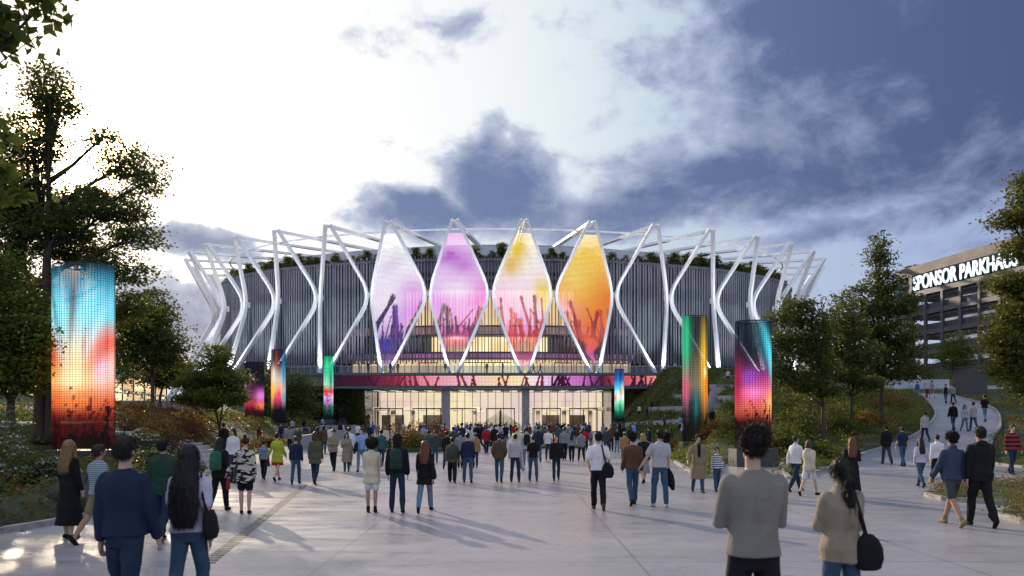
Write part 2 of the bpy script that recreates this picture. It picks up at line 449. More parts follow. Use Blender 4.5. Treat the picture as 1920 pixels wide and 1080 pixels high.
# upper walk that crosses in front of the garage
um = MB(); v = []
for i in range(30):
    X = 33 + i * 2.2; Yc = 79 + 0.12 * i
    for k in range(3):
        yy = Yc + (k - 1) * 2.6; v.append((X, yy, hz(X, yy) + 0.10))
um.add(v, [(3 * i + k, 3 * i + 3 + k, 3 * i + 4 + k, 3 * i + 1 + k) for i in range(29) for k in range(2)])
o = um.build('upper_walk', M_PATH, smooth=True); bmesh_fix(o); tag(o, kind='structure')

def kerb(pts, name='kerb', w=0.16, h=0.11):
    k = MB(); P = resample(pts, max(12, len(pts) * 5)); A = []
    for i in range(len(P)):
        d = P[min(i + 1, len(P) - 1)] - P[max(i - 1, 0)]; d.z = 0; d.normalize(); A.append((-d.y, d.x, 0))
    k.sweep([(p.x, p.y, max(hz(p.x, p.y), 0) + h / 2 - 0.03) for p in P], A, (0, 0, 1), w, h + 0.06)
    o = k.build(name, M_KERB); tag(o, kind='structure'); return o
kerb(PLE[1:6], 'kerb'); kerb(PLE[6:], 'kerb'); kerb(PRE[1:], 'kerb')
kerb([Vector((x, y, 0)) for x, y in left_edge[1:]], 'kerb')

# island beds on the right of the plaza
def bed(px_list, name='planting_bed'):
    P = [ray(*p) for p in px_list]; P2 = resample(P + [P[0]], 40)[:-1]
    b = MB(); n = len(P2); c = sum(P2, Vector()) / n
    v = [(p.x, p.y, 0.09) for p in P2] + [(p.x, p.y, -0.02) for p in P2] + [((p.x - c.x) * .5 + c.x, (p.y - c.y) * .5 + c.y, 0.2) for p in P2] + [(c.x, c.y, .22)]
    f = [(i, (i + 1) % n, n + (i + 1) % n, n + i) for i in range(n)] + [(2 * n + i, 2 * n + (i + 1) % n, (i + 1) % n, i) for i in range(n)] + [(3 * n, 2 * n + (i + 1) % n, 2 * n + i) for i in range(n)]
    b.add(v, f); o = b.build(name, M_SOIL); bmesh_fix(o); tag(o, kind='structure')
    k = MB(); A = []
    Q = P2 + [P2[0], P2[1]]
    for i in range(len(Q)):
        d = Q[min(i + 1, len(Q) - 1)] - Q[max(i - 1, 0)]; d.normalize(); A.append((-d.y, d.x, 0))
    k.sweep([(p.x, p.y, 0.05) for p in Q], A, (0, 0, 1), 0.14, 0.12)
    tag(k.build('kerb', M_KERB), kind='structure')
    return P2
ISL1 = bed([(1737, 931), (1760, 925), (1830, 915), (1925, 908), (2040, 903), (2100, 930), (2040, 950), (1925, 948), (1830, 945), (1760, 938)])
ISL2 = bed([(1872, 968), (1885, 960), (1925, 952), (2030, 957), (2080, 990), (1990, 992), (1925, 985), (1885, 974)])

# slot drain of brick-coloured slabs crossing the paving
dr = MB()
da, db = Vector((-6.55, 23.6, 0)), Vector((-4.35, 10.6, 0)); L = (db - da).length; dd = (db - da).normalized(); dn = Vector((-dd.y, dd.x, 0))
k = 0; s = 0.0
while s < L:
    c = da + dd * s; w = 0.21
    v = [c - dn * w / 2, c + dn * w / 2, c + dn * w / 2 + dd * 0.10, c - dn * w / 2 + dd * 0.10]
    dr.hexa([(p.x, p.y, -0.02) for p in v] + [(p.x, p.y, 0.006) for p in v]); s += 0.20
tag(dr.build('drain_channel', mat('drain_brick', (0.17, 0.135, 0.11), 0.7, var=0.5, scale=5)), 'narrow brown slatted drain channel running diagonally across the pale paving', 'drain')

# ============================================================ the arena
EP = dict(cx=-0.6967, cy=167.347, R=63.2625, e=0.592702, rot=0.0408583, ot=6.01446, ob=7.48384, zt=35.456, zk=24.172, zb=9.80, dphi=math.radians(10), ph=-0.072181)
DPH = 0.172447
NFR = 36
def ell(a, off, z):
    """point on the arena's oval; a measured in bay angle; off outward"""
    R, e, rot = EP['R'], EP['e'], EP['rot']
    x = R * math.sin(a); y = -R * e * math.cos(a); nx = math.sin(a) * e; ny = -math.cos(a); n = math.hypot(nx, ny)
    x += off * nx / n; y += off * ny / n
    return Vector((EP['cx'] + x * math.cos(rot) - y * math.sin(rot), EP['cy'] + x * math.sin(rot) + y * math.cos(rot), z))
def enorm(a):
    p = ell(a, 1, 0) - ell(a, 0, 0); return p.normalized()
def bay(i): return (i - 2.5) * DPH + EP['ph']
A_STEP = 2 * math.pi / NFR

M_WHITE = mat('white_steel', (0.88, 0.89, 0.91), 0.3, var=0.03, scale=0.6)
M_SLAT = mat('slat_metal', (0.15, 0.165, 0.20), 0.45, metal=0.2, var=0.15, scale=0.25)
M_BACK = mat('dark_cladding', (0.018, 0.022, 0.032), 0.6, var=0.2)
M_FASCIA = mat('pale_fascia', (0.50, 0.54, 0.62), 0.4, var=0.06, scale=0.3)
M_DECK = mat('deck_cladding', (0.085, 0.092, 0.118), 0.45, var=0.15, scale=0.8)
M_DARKMET = mat('dark_metal', (0.02, 0.022, 0.027), 0.4, metal=0.5, var=0.1)
M_GLASS = glass_mat('clear_glass', (0.86, 0.88, 0.9), 0.86)
M_RAILGLASS = glass_mat('rail_glass', (0.72, 0.77, 0.84), 0.9)
M_CREAM = mat('cream_wall', (0.62, 0.55, 0.44), 0.7, var=0.05)
E_WARM = emat('room_glow', lin((255, 236, 182)), 1.45, rgb2=lin((246, 214, 150)), scale=0.22)  # wall emission standing in for the room lighting behind the glass
E_WARM2 = emat('room_glow_dim', lin((240, 206, 150)), 1.25, rgb2=lin((206, 172, 136)), scale=0.15)  # weaker wall emission, also in place of room lighting
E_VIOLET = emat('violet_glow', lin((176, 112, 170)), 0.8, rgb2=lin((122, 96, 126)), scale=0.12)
E_STRIP = emat('light_strip', (1.0, 0.93, 0.8), 2.2)

arena = empty('arena', (EP['cx'], EP['cy'], 0))
tag(arena, 'round arena with white pinched steel frames, grey slats and four glowing petal screens', 'arena')
arena_inv = Matrix.Translation(-arena.location)
def apart(mb, name, m, parent=arena, smooth=False):
    o = mb.build(name, m, None, smooth)
    o.data.transform(arena_inv); o.parent = parent; return o

def ring_wall(off0, z0, z1, a0=0.0, a1=2 * math.pi, n=240, off1=None, top=None):
    m = MB(); v = []; closed = (a1 - a0) > 6.28
    off1 = off0 if off1 is None else off1
    for i in range(n + (0 if closed else 1)):
        a = a0 + (a1 - a0) * i / n
        v += [ell(a, off0, z0), ell(a, off1, z1)]
    N2 = n
    cnt = n if closed else n + 1
    f = [(2 * i, 2 * ((i + 1) % cnt), 2 * ((i + 1) % cnt) + 1, 2 * i + 1) for i in range(n)]
    return m.add(v, f)
def ring_slab(offo, offi, z0, z1, a0=0.0, a1=2 * math.pi, n=160):
    m = MB(); v = []; closed = (a1 - a0) > 6.28; cnt = n if closed else n + 1
    for i in range(cnt):
        a = a0 + (a1 - a0) * i / n
        v += [ell(a, offo, z0), ell(a, offo, z1), ell(a, offi, z1), ell(a, offi, z0)]
    f = []
    for i in range(n):
        j = (i + 1) % cnt
        for k in range(4):
            q = (k + 1) % 4; f.append((4 * i + k, 4 * j + k, 4 * j + q, 4 * i + q))
    if not closed: f += [(0, 1, 2, 3), (4 * n + 3, 4 * n + 2, 4 * n + 1, 4 * n)]
    return m.add(v, f)

# angles (oval parameter) of the glazed, lit front
AG0, AG1 = -0.52, 0.36
# slats all round; they stop lower in front of the balcony
arc = [0.0]; NA = 2400
pp = ell(0, -1, 0)
for i in range(1, NA + 1):
    q = ell(2 * math.pi * i / NA, -1, 0); arc.append(arc[-1] + (q - pp).length); pp = q
nsl = int(arc[-1] / 0.56)
sl = MB()
for k in range(nsl):
    s = arc[-1] * k / nsl
    i = int(np.searchsorted(arc, s)); a = 2 * math.pi * i / NA
    if a > math.pi: a -= 2 * math.pi
    nrm = enorm(a); tng = Vector((-nrm.y, nrm.x, 0))
    c = ell(a, -0.95, 0)
    if c.y > 190: continue
    front = AG0 < a < AG1
    wd = 0.13 if (a > AG0 + .12 and a < AG1 - .12) else 0.32
    z0 = 12.0 + (0.25 if k % 2 else 0); z1 = 30.5 if not front else (31.0 if k % 2 else 30.6)
    sl.sweep([c + Vector((0, 0, z0)), c + Vector((0, 0, z1))], tng, nrm, wd, 0.34)
apart(sl, 'slat_facade', M_SLAT)
bk = ring_wall(-1.35, 11.9, 30.2, AG1, 2 * math.pi + AG0, 220)
apart(bk, 'wall', M_BACK)
# recessed storey behind the balcony on both sides, and the base of the drum
apart(ring_wall(-2.6, -1.0, 11.95, AG1 + .0, 2 * math.pi + AG0, 200), 'base_wall', M_DECK)
apart(ring_slab(-0.6, -4.0, 11.7, 11.95, AG1, 2 * math.pi + AG0), 'soffit', M_DECK)
# top storey above the glazing
apart(ring_wall(-1.3, 25.6, 30.3, AG0, AG1, 60), 'upper_wall', mat('grey_panel', (0.13, 0.145, 0.19), 0.5, var=0.1))
for row in (26.1, 27.4):
    lv = MB(); a = AG0 + .11
    while a < AG1 - .10:
        nrm = enorm(a); tng = Vector((-nrm.y, nrm.x, 0)); c = ell(a, -1.27, row)
        lv.sweep([c, c + Vector((0, 0, 0.7))], tng, nrm, 0.52, 0.06); a += 0.0098
    apart(lv, 'louvre_openings', M_BACK)
# glazed storeys: floor slabs, walls emitting the room light behind glass, mullions
GOFF = -2.4
def band(z0, z1, m, a0=AG0, a1=AG1, off=GOFF - 2.2, name='glow_room_wall'):
    return apart(ring_wall(off, z0, z1, a0, a1, 60), name, m)
C0, C1 = -0.235, 0.075      # centre part, brightest
band(9.9, 12.9, E_WARM, C0 + .02, C1 - .02)
band(9.9, 12.9, E_WARM2, AG0, C0 + .02, name='side_room_wall'); band(9.9, 12.9, E_WARM2, C1 - .02, AG1, name='side_room_wall')
band(14.2, 17.0, E_WARM, C0 - .02, C1 + .02)
band(14.2, 17.0, mat('dim_room', (0.50, 0.44, 0.38), 0.8), AG0, C0 - .02, name='side_room_wall'); band(14.2, 17.0, mat('dim_room', (0, 0, 0)), C1 + .02, AG1, name='side_room_wall')
band(18.9, 25.4, E_WARM2, C0 - .10, C1 + .10)
band(18.9, 25.4, MATS['dim_room'], AG0, C0 - .10, name='side_room_wall'); band(18.9, 25.4, MATS['dim_room'], C1 + .10, AG1, name='side_room_wall')
for z0, z1 in ((12.9, 13.1), (13.9, 14.2), (17.0, 17.3), (18.6, 18.9), (25.4, 25.7)):
    apart(ring_slab(GOFF + .15, GOFF - 3.2, z0, z1, AG0, AG1, 60), 'floor_slab', M_DECK)
apart(ring_wall(GOFF - .1, 13.1, 13.9, AG0, AG1, 60), 'slab_edge', E_VIOLET)  # slab edge emits its violet tone in place of light falling on it
apart(ring_wall(GOFF - .1, 17.3, 18.6, AG0, AG1, 60), 'slab_edge', emat('slab_glow', lin((170, 134, 128)), .8, rgb2=lin((130, 108, 116)), scale=0.2))  # dusky warm tone emitted by the slab edge itself, no lamp there
gl = MB()
for z0, z1 in ((9.85, 12.9), (14.2, 17.0), (18.9, 25.4)):
    w_ = ring_wall(GOFF, z0, z1, AG0, AG1, 60); gl.add(np.concatenate(w_.v), w_.f)
apart(gl, 'glazing', M_GLASS)
mu = MB(); a = AG0
while a < AG1:
    nrm = enorm(a); tng = Vector((-nrm.y, nrm.x, 0)); c = ell(a, GOFF + .05, 0)
    mu.sweep([c + Vector((0, 0, 9.85)), c + Vector((0, 0, 25.4))], tng, nrm, 0.07, 0.12); a += 0.0215
apart(mu, 'mullions', M_DARKMET)
# doors to the balcony with dark frames
for a in (-0.50, -0.44, -0.385, -0.255, -0.125, -0.09, -0.04, 0.135, 0.20, 0.255, 0.31):
    d = MB(); nrm = enorm(a); tng = Vector((-nrm.y, nrm.x, 0)); c = ell(a, GOFF + .14, 0)
    for s_ in (-1.55, 0, 1.55):
        p = c + tng * s_; d.sweep([p + Vector((0, 0, 9.86)), p + Vector((0, 0, 12.2))], tng, nrm, 0.12, 0.1)
    d.sweep([c - tng * 1.61 + Vector((0, 0, 12.26)), c + tng * 1.61 + Vector((0, 0, 12.26))], (0, 0, 1), nrm, 0.14, 0.1)
    apart(d, 'balcony_door', M_DARKMET)

# ---- roof terrace, inner drum, roof
apart(ring_slab(-0.6, -9.5, 30.0, 30.3), 'roof_terrace', M_DECK)
apart(ring_wall(-8.6, 30.3, 34.3), 'roof_fascia', M_FASCIA)
rf = MB(); v = [ell(2 * math.pi * i / 120, -8.6, 34.3) for i in range(120)]; v2 = [ell(2 * math.pi * i / 120, -8.2, 34.28) for i in range(120)]
c0 = ell(0, 0, 0); c0 = Vector((EP['cx'], EP['cy'], 35.2))
rf.add(v + v2 + [c0], [(i, (i + 1) % 120, 240) for i in range(120)])
apart(rf, 'roof', mat('roof_membrane', (0.42, 0.45, 0.5), 0.6))

# ---- the pinched white frames
def smoothpoly(P, rad=2.0, n=7):
    """round the middle corner of three points"""
    a, b, c = P
    u = (a - b).normalized(); w = (c - b).normalized(); s = b + u * rad; e = b + w * rad; out = [a]
    for i in range(n + 1):
        t = i / n; out.append((1 - t) ** 2 * s + 2 * t * (1 - t) * b + t * t * e)
    return out + [c]
def frame_sides(i):
    a = bay(i) if i < 31 else bay(i - 36)
    h = DPH * 0.5 + 0.0012
    res = []
    for s in (-1, 1):
        top = ell(a + s * 0.0065, EP['ot'], EP['zt']); kk = ell(a + s * h, 0.0, EP['zk']); bt = ell(a + s * 0.010, EP['ob'], EP['zb'])
        if i in (-5, -4, -3, 7, 8, 9, 10) or i > 10: bt = bt + (bt - kk) * 0.25
        res.append(smoothpoly([bt, kk, top], 3.4))
    return a, res
def beam(pts, parent, name='frame_member', wt=0.46, wn=0.66, nrm=None):
    m = MB(); n = len(pts); A = []; B = []
    for k in range(n):
        d = (pts[min(k + 1, n - 1)] - pts[max(k - 1, 0)]).normalized()
        t = d.cross(nrm); t.normalize(); b = t.cross(d); b.normalize()
        A.append(t); B.append(b)
    m.sweep(pts, A, B, wt, wn)
    return apart(m, name, M_WHITE, parent)
FR = {}
for i in range(-8, 14):
    a, sides = frame_sides(i); FR[i] = (a, sides)
    nrm = enorm(a)
    fo = beam(sides[0], arena, 'steel_frame', nrm=nrm)
    beam(sides[1], fo, 'frame_member', nrm=nrm)
    # two ties from the tip back to the roof ring
    for s in (-1, 1):
        p0 = ell(a + s * 0.004, EP['ot'] - .3, EP['zt'] - .15); 
        x = MB(); q = ell(a, EP['ot'], 0); c = Vector((EP['cx'], EP['cy'], 0)); inw = (c - q); inw.z = 0
        p1 = p0 + inw * 0.40; p1.z = 34.8
        x.sweep([p0, p1], Vector((inw.y, -inw.x, 0)).normalized(), (0, 0, 1), 0.36, 0.42)
        if s == -1 or -5 <= i <= 10: apart(x, 'roof_tie', M_WHITE, fo)
    # node block to the neighbour at the waist
    if i < 13:
        k0 = ell(a + DPH * 0.5, 0.0, EP['zk']); nr = enorm(a + DPH * 0.5); tg = Vector((-nr.y, nr.x, 0))
        x = MB(); x.sweep([k0 - Vector((0, 0, 0.55)), k0 + Vector((0, 0, 0.45))], tg, nr, .9, 0.45); apart(x, 'waist_joint', M_WHITE, fo)
# thin ring tying the frames together and the darker roof ring behind
rg = MB(); n = 140; P = []
for i in range(n + 1):
    a = 2 * math.pi * i / n; q = ell(a, EP['ot'], 0); c = Vector((EP['cx'], EP['cy'], 0)); p = q + (c - q) * 0.13; p.z = 35.2; P.append(p)
A = [(-(P[(k + 1) % n] - P[k - 1]).normalized().y, (P[(k + 1) % n] - P[k - 1]).normalized().x, 0) for k in range(n + 1)]
rg.sweep(P, A, (0, 0, 1), 0.28, 0.28); apart(rg, 'tie_ring', M_WHITE)
rg = MB(); P = []
for i in range(n + 1):
    a = 2 * math.pi * i / n; q = ell(a, EP['ot'], 0); c = Vector((EP['cx'], EP['cy'], 0)); p = q + (c - q) * 0.40; p.z = 34.9; P.append(p)
A = [(-(P[(k + 1) % n] - P[k - 1]).normalized().y, (P[(k + 1) % n] - P[k - 1]).normalized().x, 0) for k in range(n + 1)]
rg.sweep(P, A, (0, 0, 1), 0.6, 0.6); apart(rg, 'roof_ring', mat('grey_steel', (0.30, 0.33, 0.40), 0.4))

# ---- LED artwork --------------------------------------------------------
def L_(c): return np.array(lin(c))
class Art:
    """picture shown by an LED screen, computed per lamp; x, y in metres from the lower left"""
    def __init__(s, X, Y, W, H): s.X, s.Y, s.W, s.H = X, Y, W, H; s.c = np.zeros(X.shape + (3,)); 
    def vgrad(s, stops):
        t = s.Y / s.H
        for k in range(3): s.c[..., k] = np.interp(t, [q[0] for q in stops], [L_(q[1])[k] for q in stops])
        return s
    def blob(s, u, v, ru, rv, col, w=1.0, ang=0.0, hard=1.0):
        dx = s.X / s.W - u; dy = s.Y / s.H - v; ca, sa = math.cos(ang), math.sin(ang)
        asp = s.H / s.W
        ex = (dx * ca + dy * asp * sa) / ru; ey = (-dx * sa / asp + dy * ca) / rv
        m = w * np.exp(-(ex ** 2 + ey ** 2) * hard); s.c = s.c * (1 - m[..., None]) + L_(col) * m[..., None]; return s
    def streaks(s, seed, amt=0.25, n=40):
        rs = np.random.RandomState(seed); a = np.interp(s.X / s.W * n, np.arange(n + 1), rs.uniform(-1, 1, n + 1))
        b = np.interp(s.Y / s.H * 9, np.arange(10), rs.uniform(.2, 1, 10)); s.c = np.clip(s.c * (1 + amt * a * b)[..., None], 0, 1); return s
    def seg(s, x0, y0, x1, y1, r0, r1):
        dx, dy = x1 - x0, y1 - y0; L2 = dx * dx + dy * dy + 1e-9
        t = np.clip(((s.X - x0) * dx + (s.Y - y0) * dy) / L2, 0, 1)
        d = np.hypot(s.X - x0 - t * dx, s.Y - y0 - t * dy); return d < (r0 + (r1 - r0) * t)
    def arm(s, x, y, lean, ln, w, col, seed=0, hand=True):
        w = w * .88
        rs = random.Random(seed); ex = x + math.sin(lean) * ln * .5; ey = y + math.cos(lean) * ln * .5
        l2 = lean + rs.uniform(-.35, .35); wx = ex + math.sin(l2) * ln * .5; wy = ey + math.cos(l2) * ln * .5
        m = s.seg(x, y, ex, ey, w, w * .8) | s.seg(ex, ey, wx, wy, w * .8, w * .5)
        px = wx + math.sin(l2) * w * 1.2; py = wy + math.cos(l2) * w * 1.2
        m |= s.seg(wx, wy, px, py, w * .55, w * .75)
        if hand:
            for k in range(5):
                fa = l2 + (k - 2) * .28 + rs.uniform(-.1, .1); fl = w * (1.5 if k in (1, 2, 3) else 1.0)
                m |= s.seg(px, py, px + math.sin(fa) * (fl + w * .5), py + math.cos(fa) * (fl + w * .5), w * .24, w * .14)
        s.c = np.where(m[..., None], L_(col), s.c); return s
    def crowd(s, seed, n, top, col, w, ln, spread=0.5, y0=0.0):
        rs = random.Random(seed)
        for k in range(n):
            x = s.W * (k + rs.uniform(.1, .9)) / n; s.arm(x, y0 + rs.uniform(-.2, .3) * ln, rs.uniform(-spread, spread), ln * rs.uniform(.6, 1.15), w * rs.uniform(.7, 1.2), col, seed * 99 + k)
        for k in range(n):   # heads
            x = s.W * (k + rs.uniform(.1, .9)) / n; y = y0 + top * rs.uniform(.25, .6); r = w * 1.7
            m = np.hypot(s.X - x, (s.Y - y) * .85) < r; m |= s.seg(x, y - r, x, 0, r * 1.1, r * 1.7)
            s.c = np.where(m[..., None], L_(col) * .8, s.c)
        return s

def led_mat(name, strength, cells_u, cells_v, gap_tr=0.75, fill=0.40, dark_a=0.55):
    m = bpy.data.materials.new(name); m.use_nodes = True; t = N(m.node_tree); t.n.clear()
    o = t.new('ShaderNodeOutputMaterial'); uv = t.new('ShaderNodeTexCoord').outputs['UV']
    sp = t.new('ShaderNodeSeparateXYZ'); t.put(sp.inputs[0], uv)
    ms = None
    for k, c in ((0, cells_u), (1, cells_v)):
        fr = t.math('ABSOLUTE', t.math('SUBTRACT', t.math('FRACT', t.math('MULTIPLY', sp.outputs[k], float(c))), 0.5))
        q = t.math('LESS_THAN', fr, fill); ms = q if ms is None else t.math('MULTIPLY', ms, q)
    at = t.new('ShaderNodeAttribute', attribute_name='Col')
    e = t.new('ShaderNodeEmission'); t.put(e.inputs[0], at.outputs['Color']); e.inputs[1].default_value = strength
    d = t.new('ShaderNodeBsdfDiffuse'); d.inputs[0].default_value = (0.02, 0.02, 0.025, 1)
    ad = t.new('ShaderNodeAddShader'); t.l.new(e.outputs[0], ad.inputs[0]); t.l.new(d.outputs[0], ad.inputs[1])
    tr = t.new('ShaderNodeBsdfTransparent'); tr.inputs[0].default_value = (gap_tr, gap_tr, gap_tr, 1)
    mx = t.new('ShaderNodeMixShader'); lum = t.vmath('DOT_PRODUCT', at.outputs['Color'], (0.3, 0.5, 0.2), out=1); t.put(mx.inputs[0], t.math('MULTIPLY', ms, t.ramp(lum, 0.0, 0.12, dark_a, 0.94))); t.l.new(tr.outputs[0], mx.inputs[1]); t.l.new(ad.outputs[0], mx.inputs[2])
    t.l.new(mx.outputs[0], o.inputs[0]); return m

def sheet(name, P, UV, C, m, parent=None):
    """P (nv,nu,3) grid sheet with colours C (nv,nu,3) and UV"""
    nv, nu = P.shape[:2]; idx = np.arange(nu * nv).reshape(nv, nu)
    f = np.stack([idx[:-1, :-1], idx[:-1, 1:], idx[1:, 1:], idx[1:, :-1]], -1).reshape(-1, 4)
    me = bpy.data.meshes.new(name); me.from_pydata(P.reshape(-1, 3).tolist(), [], f.tolist())
    ca = me.color_attributes.new('Col', 'FLOAT_COLOR', 'POINT'); c4 = np.ones((nu * nv, 4)); c4[:, :3] = np.clip(C.reshape(-1, 3), 0, 1); ca.data.foreach_set('color', c4.ravel())
    ul = me.uv_layers.new(name='UV'); uvv = UV.reshape(-1, 2)[f.ravel()]; ul.data.foreach_set('uv', uvv.ravel())
    me.materials.append(m); me.update(); o = bpy.data.objects.new(name, me); COL.objects.link(o)
    if parent is not None: o.parent = parent
    return o

def petal(i, paint):
    a, sides = FR[i]
    z = np.linspace(EP['zb'] + 1.2, 33.4, 170); nu = 64
    def at(side):
        Z = [p.z for p in side]; return np.stack([np.interp(z, Z, [p[k] for p in side]) for k in range(3)], -1)
    Lp, Rp = at(sides[0]), at(sides[1]); u = np.linspace(0.0, 1, nu)
    P = Lp[:, None, :] * (1 - u)[None, :, None] + Rp[:, None, :] * u[None, :, None]
    nr = np.array(enorm(a)); 
    W = 10.6; H = 22.4
    wid = np.linalg.norm(Rp - Lp, axis=1); X = W / 2 + (u[None, :] - .5) * wid[:, None]; Y = np.tile((z - z[0])[:, None], (1, nu)) * H / (z[-1] - z[0])
    art = Art(X, Y, W, H); paint(art)
    art.c = np.clip(art.c, 0, 1)
    UV = np.stack([X / W, Y / H], -1)
    P = P - np.array(arena.location)
    return sheet('petal_screen', P, UV, art.c, M_LEDP, arena)
M_LEDP = led_mat('petal_leds', 1.38, 56, 118, .85, .41, .45)
def pA(a):
    a.vgrad([(0, (70, 60, 90)), (.18, (160, 120, 185)), (.35, (232, 204, 244)), (.6, (246, 236, 250)), (1, (252, 251, 253))])
    a.blob(.9, .45, .4, .16, (205, 110, 225)).blob(.75, .6, .25, .1, (225, 150, 235), .7).blob(.2, .55, .3, .12, (245, 235, 250)).blob(.45, .8, .3, .05, (205, 195, 225), .5, .5)
    for k, (x, y, l, ln, w) in enumerate([(1.6, 3.5, .15, 8.0, .75), (5.2, 2.0, .1, 7.4, .7), (8.0, 3.0, 0.0, 7.2, .62), (6.6, 1.0, -.05, 8.6, .45), (9.2, 2, .25, 8, .45), (.6, 3, -.1, 6, .35)]):
        a.arm(x, y, l, ln, w, [(70, 40, 92), (78, 44, 130), (48, 38, 70), (120, 50, 170), (150, 60, 190), (150, 90, 170)][k], k)
    m = 1 - np.clip((a.Y - 2.2) / 3.2, 0, 1); a.c = a.c * (1 - m[..., None] * .9) + L_((22, 26, 38)) * m[..., None] * .9
    a.crowd(5, 14, 1.2, (52, 34, 84), .26, 3.4, .3, 3.6); a.crowd(55, 11, 1.6, (84, 44, 130), .24, 4.6, .25, 3.2); a.blob(.42, .17, .12, .05, (60, 50, 170), .8)
def pB(a):
    a.vgrad([(0, (50, 20, 50)), (.12, (150, 40, 95)), (.27, (225, 120, 190)), (.42, (238, 170, 240)), (.6, (236, 205, 245)), (.8, (232, 200, 240)), (1, (240, 175, 230))])
    a.blob(.38, .85, .3, .07, (185, 90, 205), .9).blob(.6, .78, .2, .05, (200, 110, 215), .8).blob(.92, .55, .3, .16, (232, 120, 215)).blob(.15, .5, .25, .12, (222, 150, 240)).blob(.45, .62, .3, .06, (245, 232, 250), .8)
    for k, (x, y, l, ln, w) in enumerate([(2.2, 2.5, -.1, 7.2, .6), (3.6, 1.5, .1, 7.4, .7), (4.2, 3.0, .3, 7.4, .28), (7.6, 2, .0, 7.2, .6), (8.7, 2, -.05, 6.8, .5), (9.4, 2.4, .12, 6.4, .4), (1.2, 4, -.2, 5.5, .35)]):
        a.arm(x, y, l, ln, w, [(92, 48, 92), (70, 44, 76), (150, 60, 120), (120, 40, 90), (150, 50, 100), (170, 70, 140), (140, 70, 140)][k], 20 + k)
    a.crowd(6, 14, 1.2, (134, 44, 98), .26, 3.6, .35, 3.4); a.crowd(66, 11, 1.2, (96, 40, 84), .24, 4.8, .25, 3.2); a.blob(.5, .2, .22, .05, (225, 60, 110), .8).blob(.5, .22, .12, .015, (255, 190, 230), .8)
    m = 1 - np.clip((a.Y - 1.0) / 2.2, 0, 1); a.c = a.c * (1 - m[..., None] * .8) + L_((60, 18, 46)) * m[..., None] * .8
def pC(a):
    a.vgrad([(0, (170, 20, 110)), (.10, (190, 50, 70)), (.24, (245, 150, 160)), (.40, (246, 200, 232)), (.6, (250, 226, 240)), (.8, (252, 240, 235)), (1, (255, 248, 225))])
    a.blob(.42, .90, .16, .13, (238, 205, 60), 1, -.25).blob(.30, .78, .14, .07, (232, 185, 60), .9, -.4).blob(.85, .60, .16, .10, (238, 210, 80), .95).blob(.92, .5, .12, .08, (246, 220, 110), .8).blob(.1, .5, .25, .12, (246, 180, 225), .8).blob(.5, .33, .2, .08, (215, 140, 235), .7)
    for k, (x, y, l, ln, w) in enumerate([(2.2, 3, -.05, 8.4, .34), (3.3, 2.0, .05, 7.2, .5), (4.4, 1.5, -.1, 6.6, .55), (6.1, 2, .08, 9.6, .42), (7.3, 2, .05, 9.4, .5), (8.3, 3, .12, 8.6, .30), (1.4, 3.5, -.2, 6, .4), (5.2, 1, 0, 5.6, .7)]):
        a.arm(x, y, l, ln, w, [(165, 60, 82), (205, 90, 100), (222, 110, 120), (176, 62, 80), (120, 44, 66), (190, 80, 90), (196, 90, 130), (205, 60, 60)][k], 40 + k)
    a.crowd(7, 14, 1.2, (200, 62, 70), .25, 4.0, .3, 3.4); a.crowd(77, 11, 1.2, (170, 50, 70), .22, 5.2, .22, 3.2); a.blob(.28, .2, .14, .06, (225, 40, 30), .9).blob(.75, .2, .16, .06, (215, 40, 40), .9).blob(.5, .12, .14, .08, (110, 20, 50), .9)
    m = 1 - np.clip((a.Y - .6) / 1.6, 0, 1); a.c = a.c * (1 - m[..., None] * .8) + L_((190, 20, 120)) * m[..., None] * .8
def pD(a):
    a.vgrad([(0, (150, 30, 120)), (.12, (150, 50, 90)), (.25, (225, 100, 60)), (.45, (240, 150, 60)), (.65, (244, 185, 66)), (.85, (246, 206, 90)), (1, (255, 238, 170))])
    a.blob(.05, .42, .25, .14, (246, 175, 205), .95).blob(.6, .9, .3, .08, (248, 205, 70), .8).blob(.9, .5, .25, .25, (232, 118, 30), .85).blob(.3, .7, .2, .12, (246, 220, 120), .6).blob(.7, .3, .22, .12, (236, 110, 30), .8)
    for k, (x, y, l, ln, w) in enumerate([(2.6, 2, 0, 6.6, .5), (4.4, 1.0, -.15, 9.4, .62), (5.5, 1, .05, 8, .55), (7.2, 2, .12, 7, .5), (8.6, 3, .1, 6.5, .4), (3.5, 2, .1, 5, .5)]):
        a.arm(x, y, l, ln, w, [(170, 60, 60), (168, 56, 58), (150, 50, 60), (196, 84, 40), (205, 96, 36), (190, 70, 60)][k], 60 + k)
    a.crowd(8, 13, 1.2, (184, 66, 44), .26, 3.8, .3, 3.6); a.crowd(88, 10, 1.2, (160, 54, 50), .24, 4.8, .25, 3.2)
    m = 1 - np.clip((a.Y - 2.6) / 2.8, 0, 1); a.c = a.c * (1 - m[..., None] * .85) + L_((36, 36, 48)) * m[..., None] * .85
    mm = np.clip(1 - np.abs(a.X - 5.3 - .3 * np.sin(a.Y * 2)) / np.maximum((a.Y - .4) * .40, .01), 0, 1) * np.clip((6.2 - a.Y) / 2.5, 0, 1) * (a.Y > .5); mm = np.clip(mm * 2.2, 0, 1)[..., None]; tq = np.clip((a.Y - 1.5) / 2.5, 0, 1)[..., None]; q = L_((205, 50, 150)) * (1 - tq) + L_((236, 96, 60)) * tq; a.c = a.c * (1 - mm) + q * mm
for i, fn in zip((1, 2, 3, 4), (pA, pB, pC, pD)): petal(i, fn)

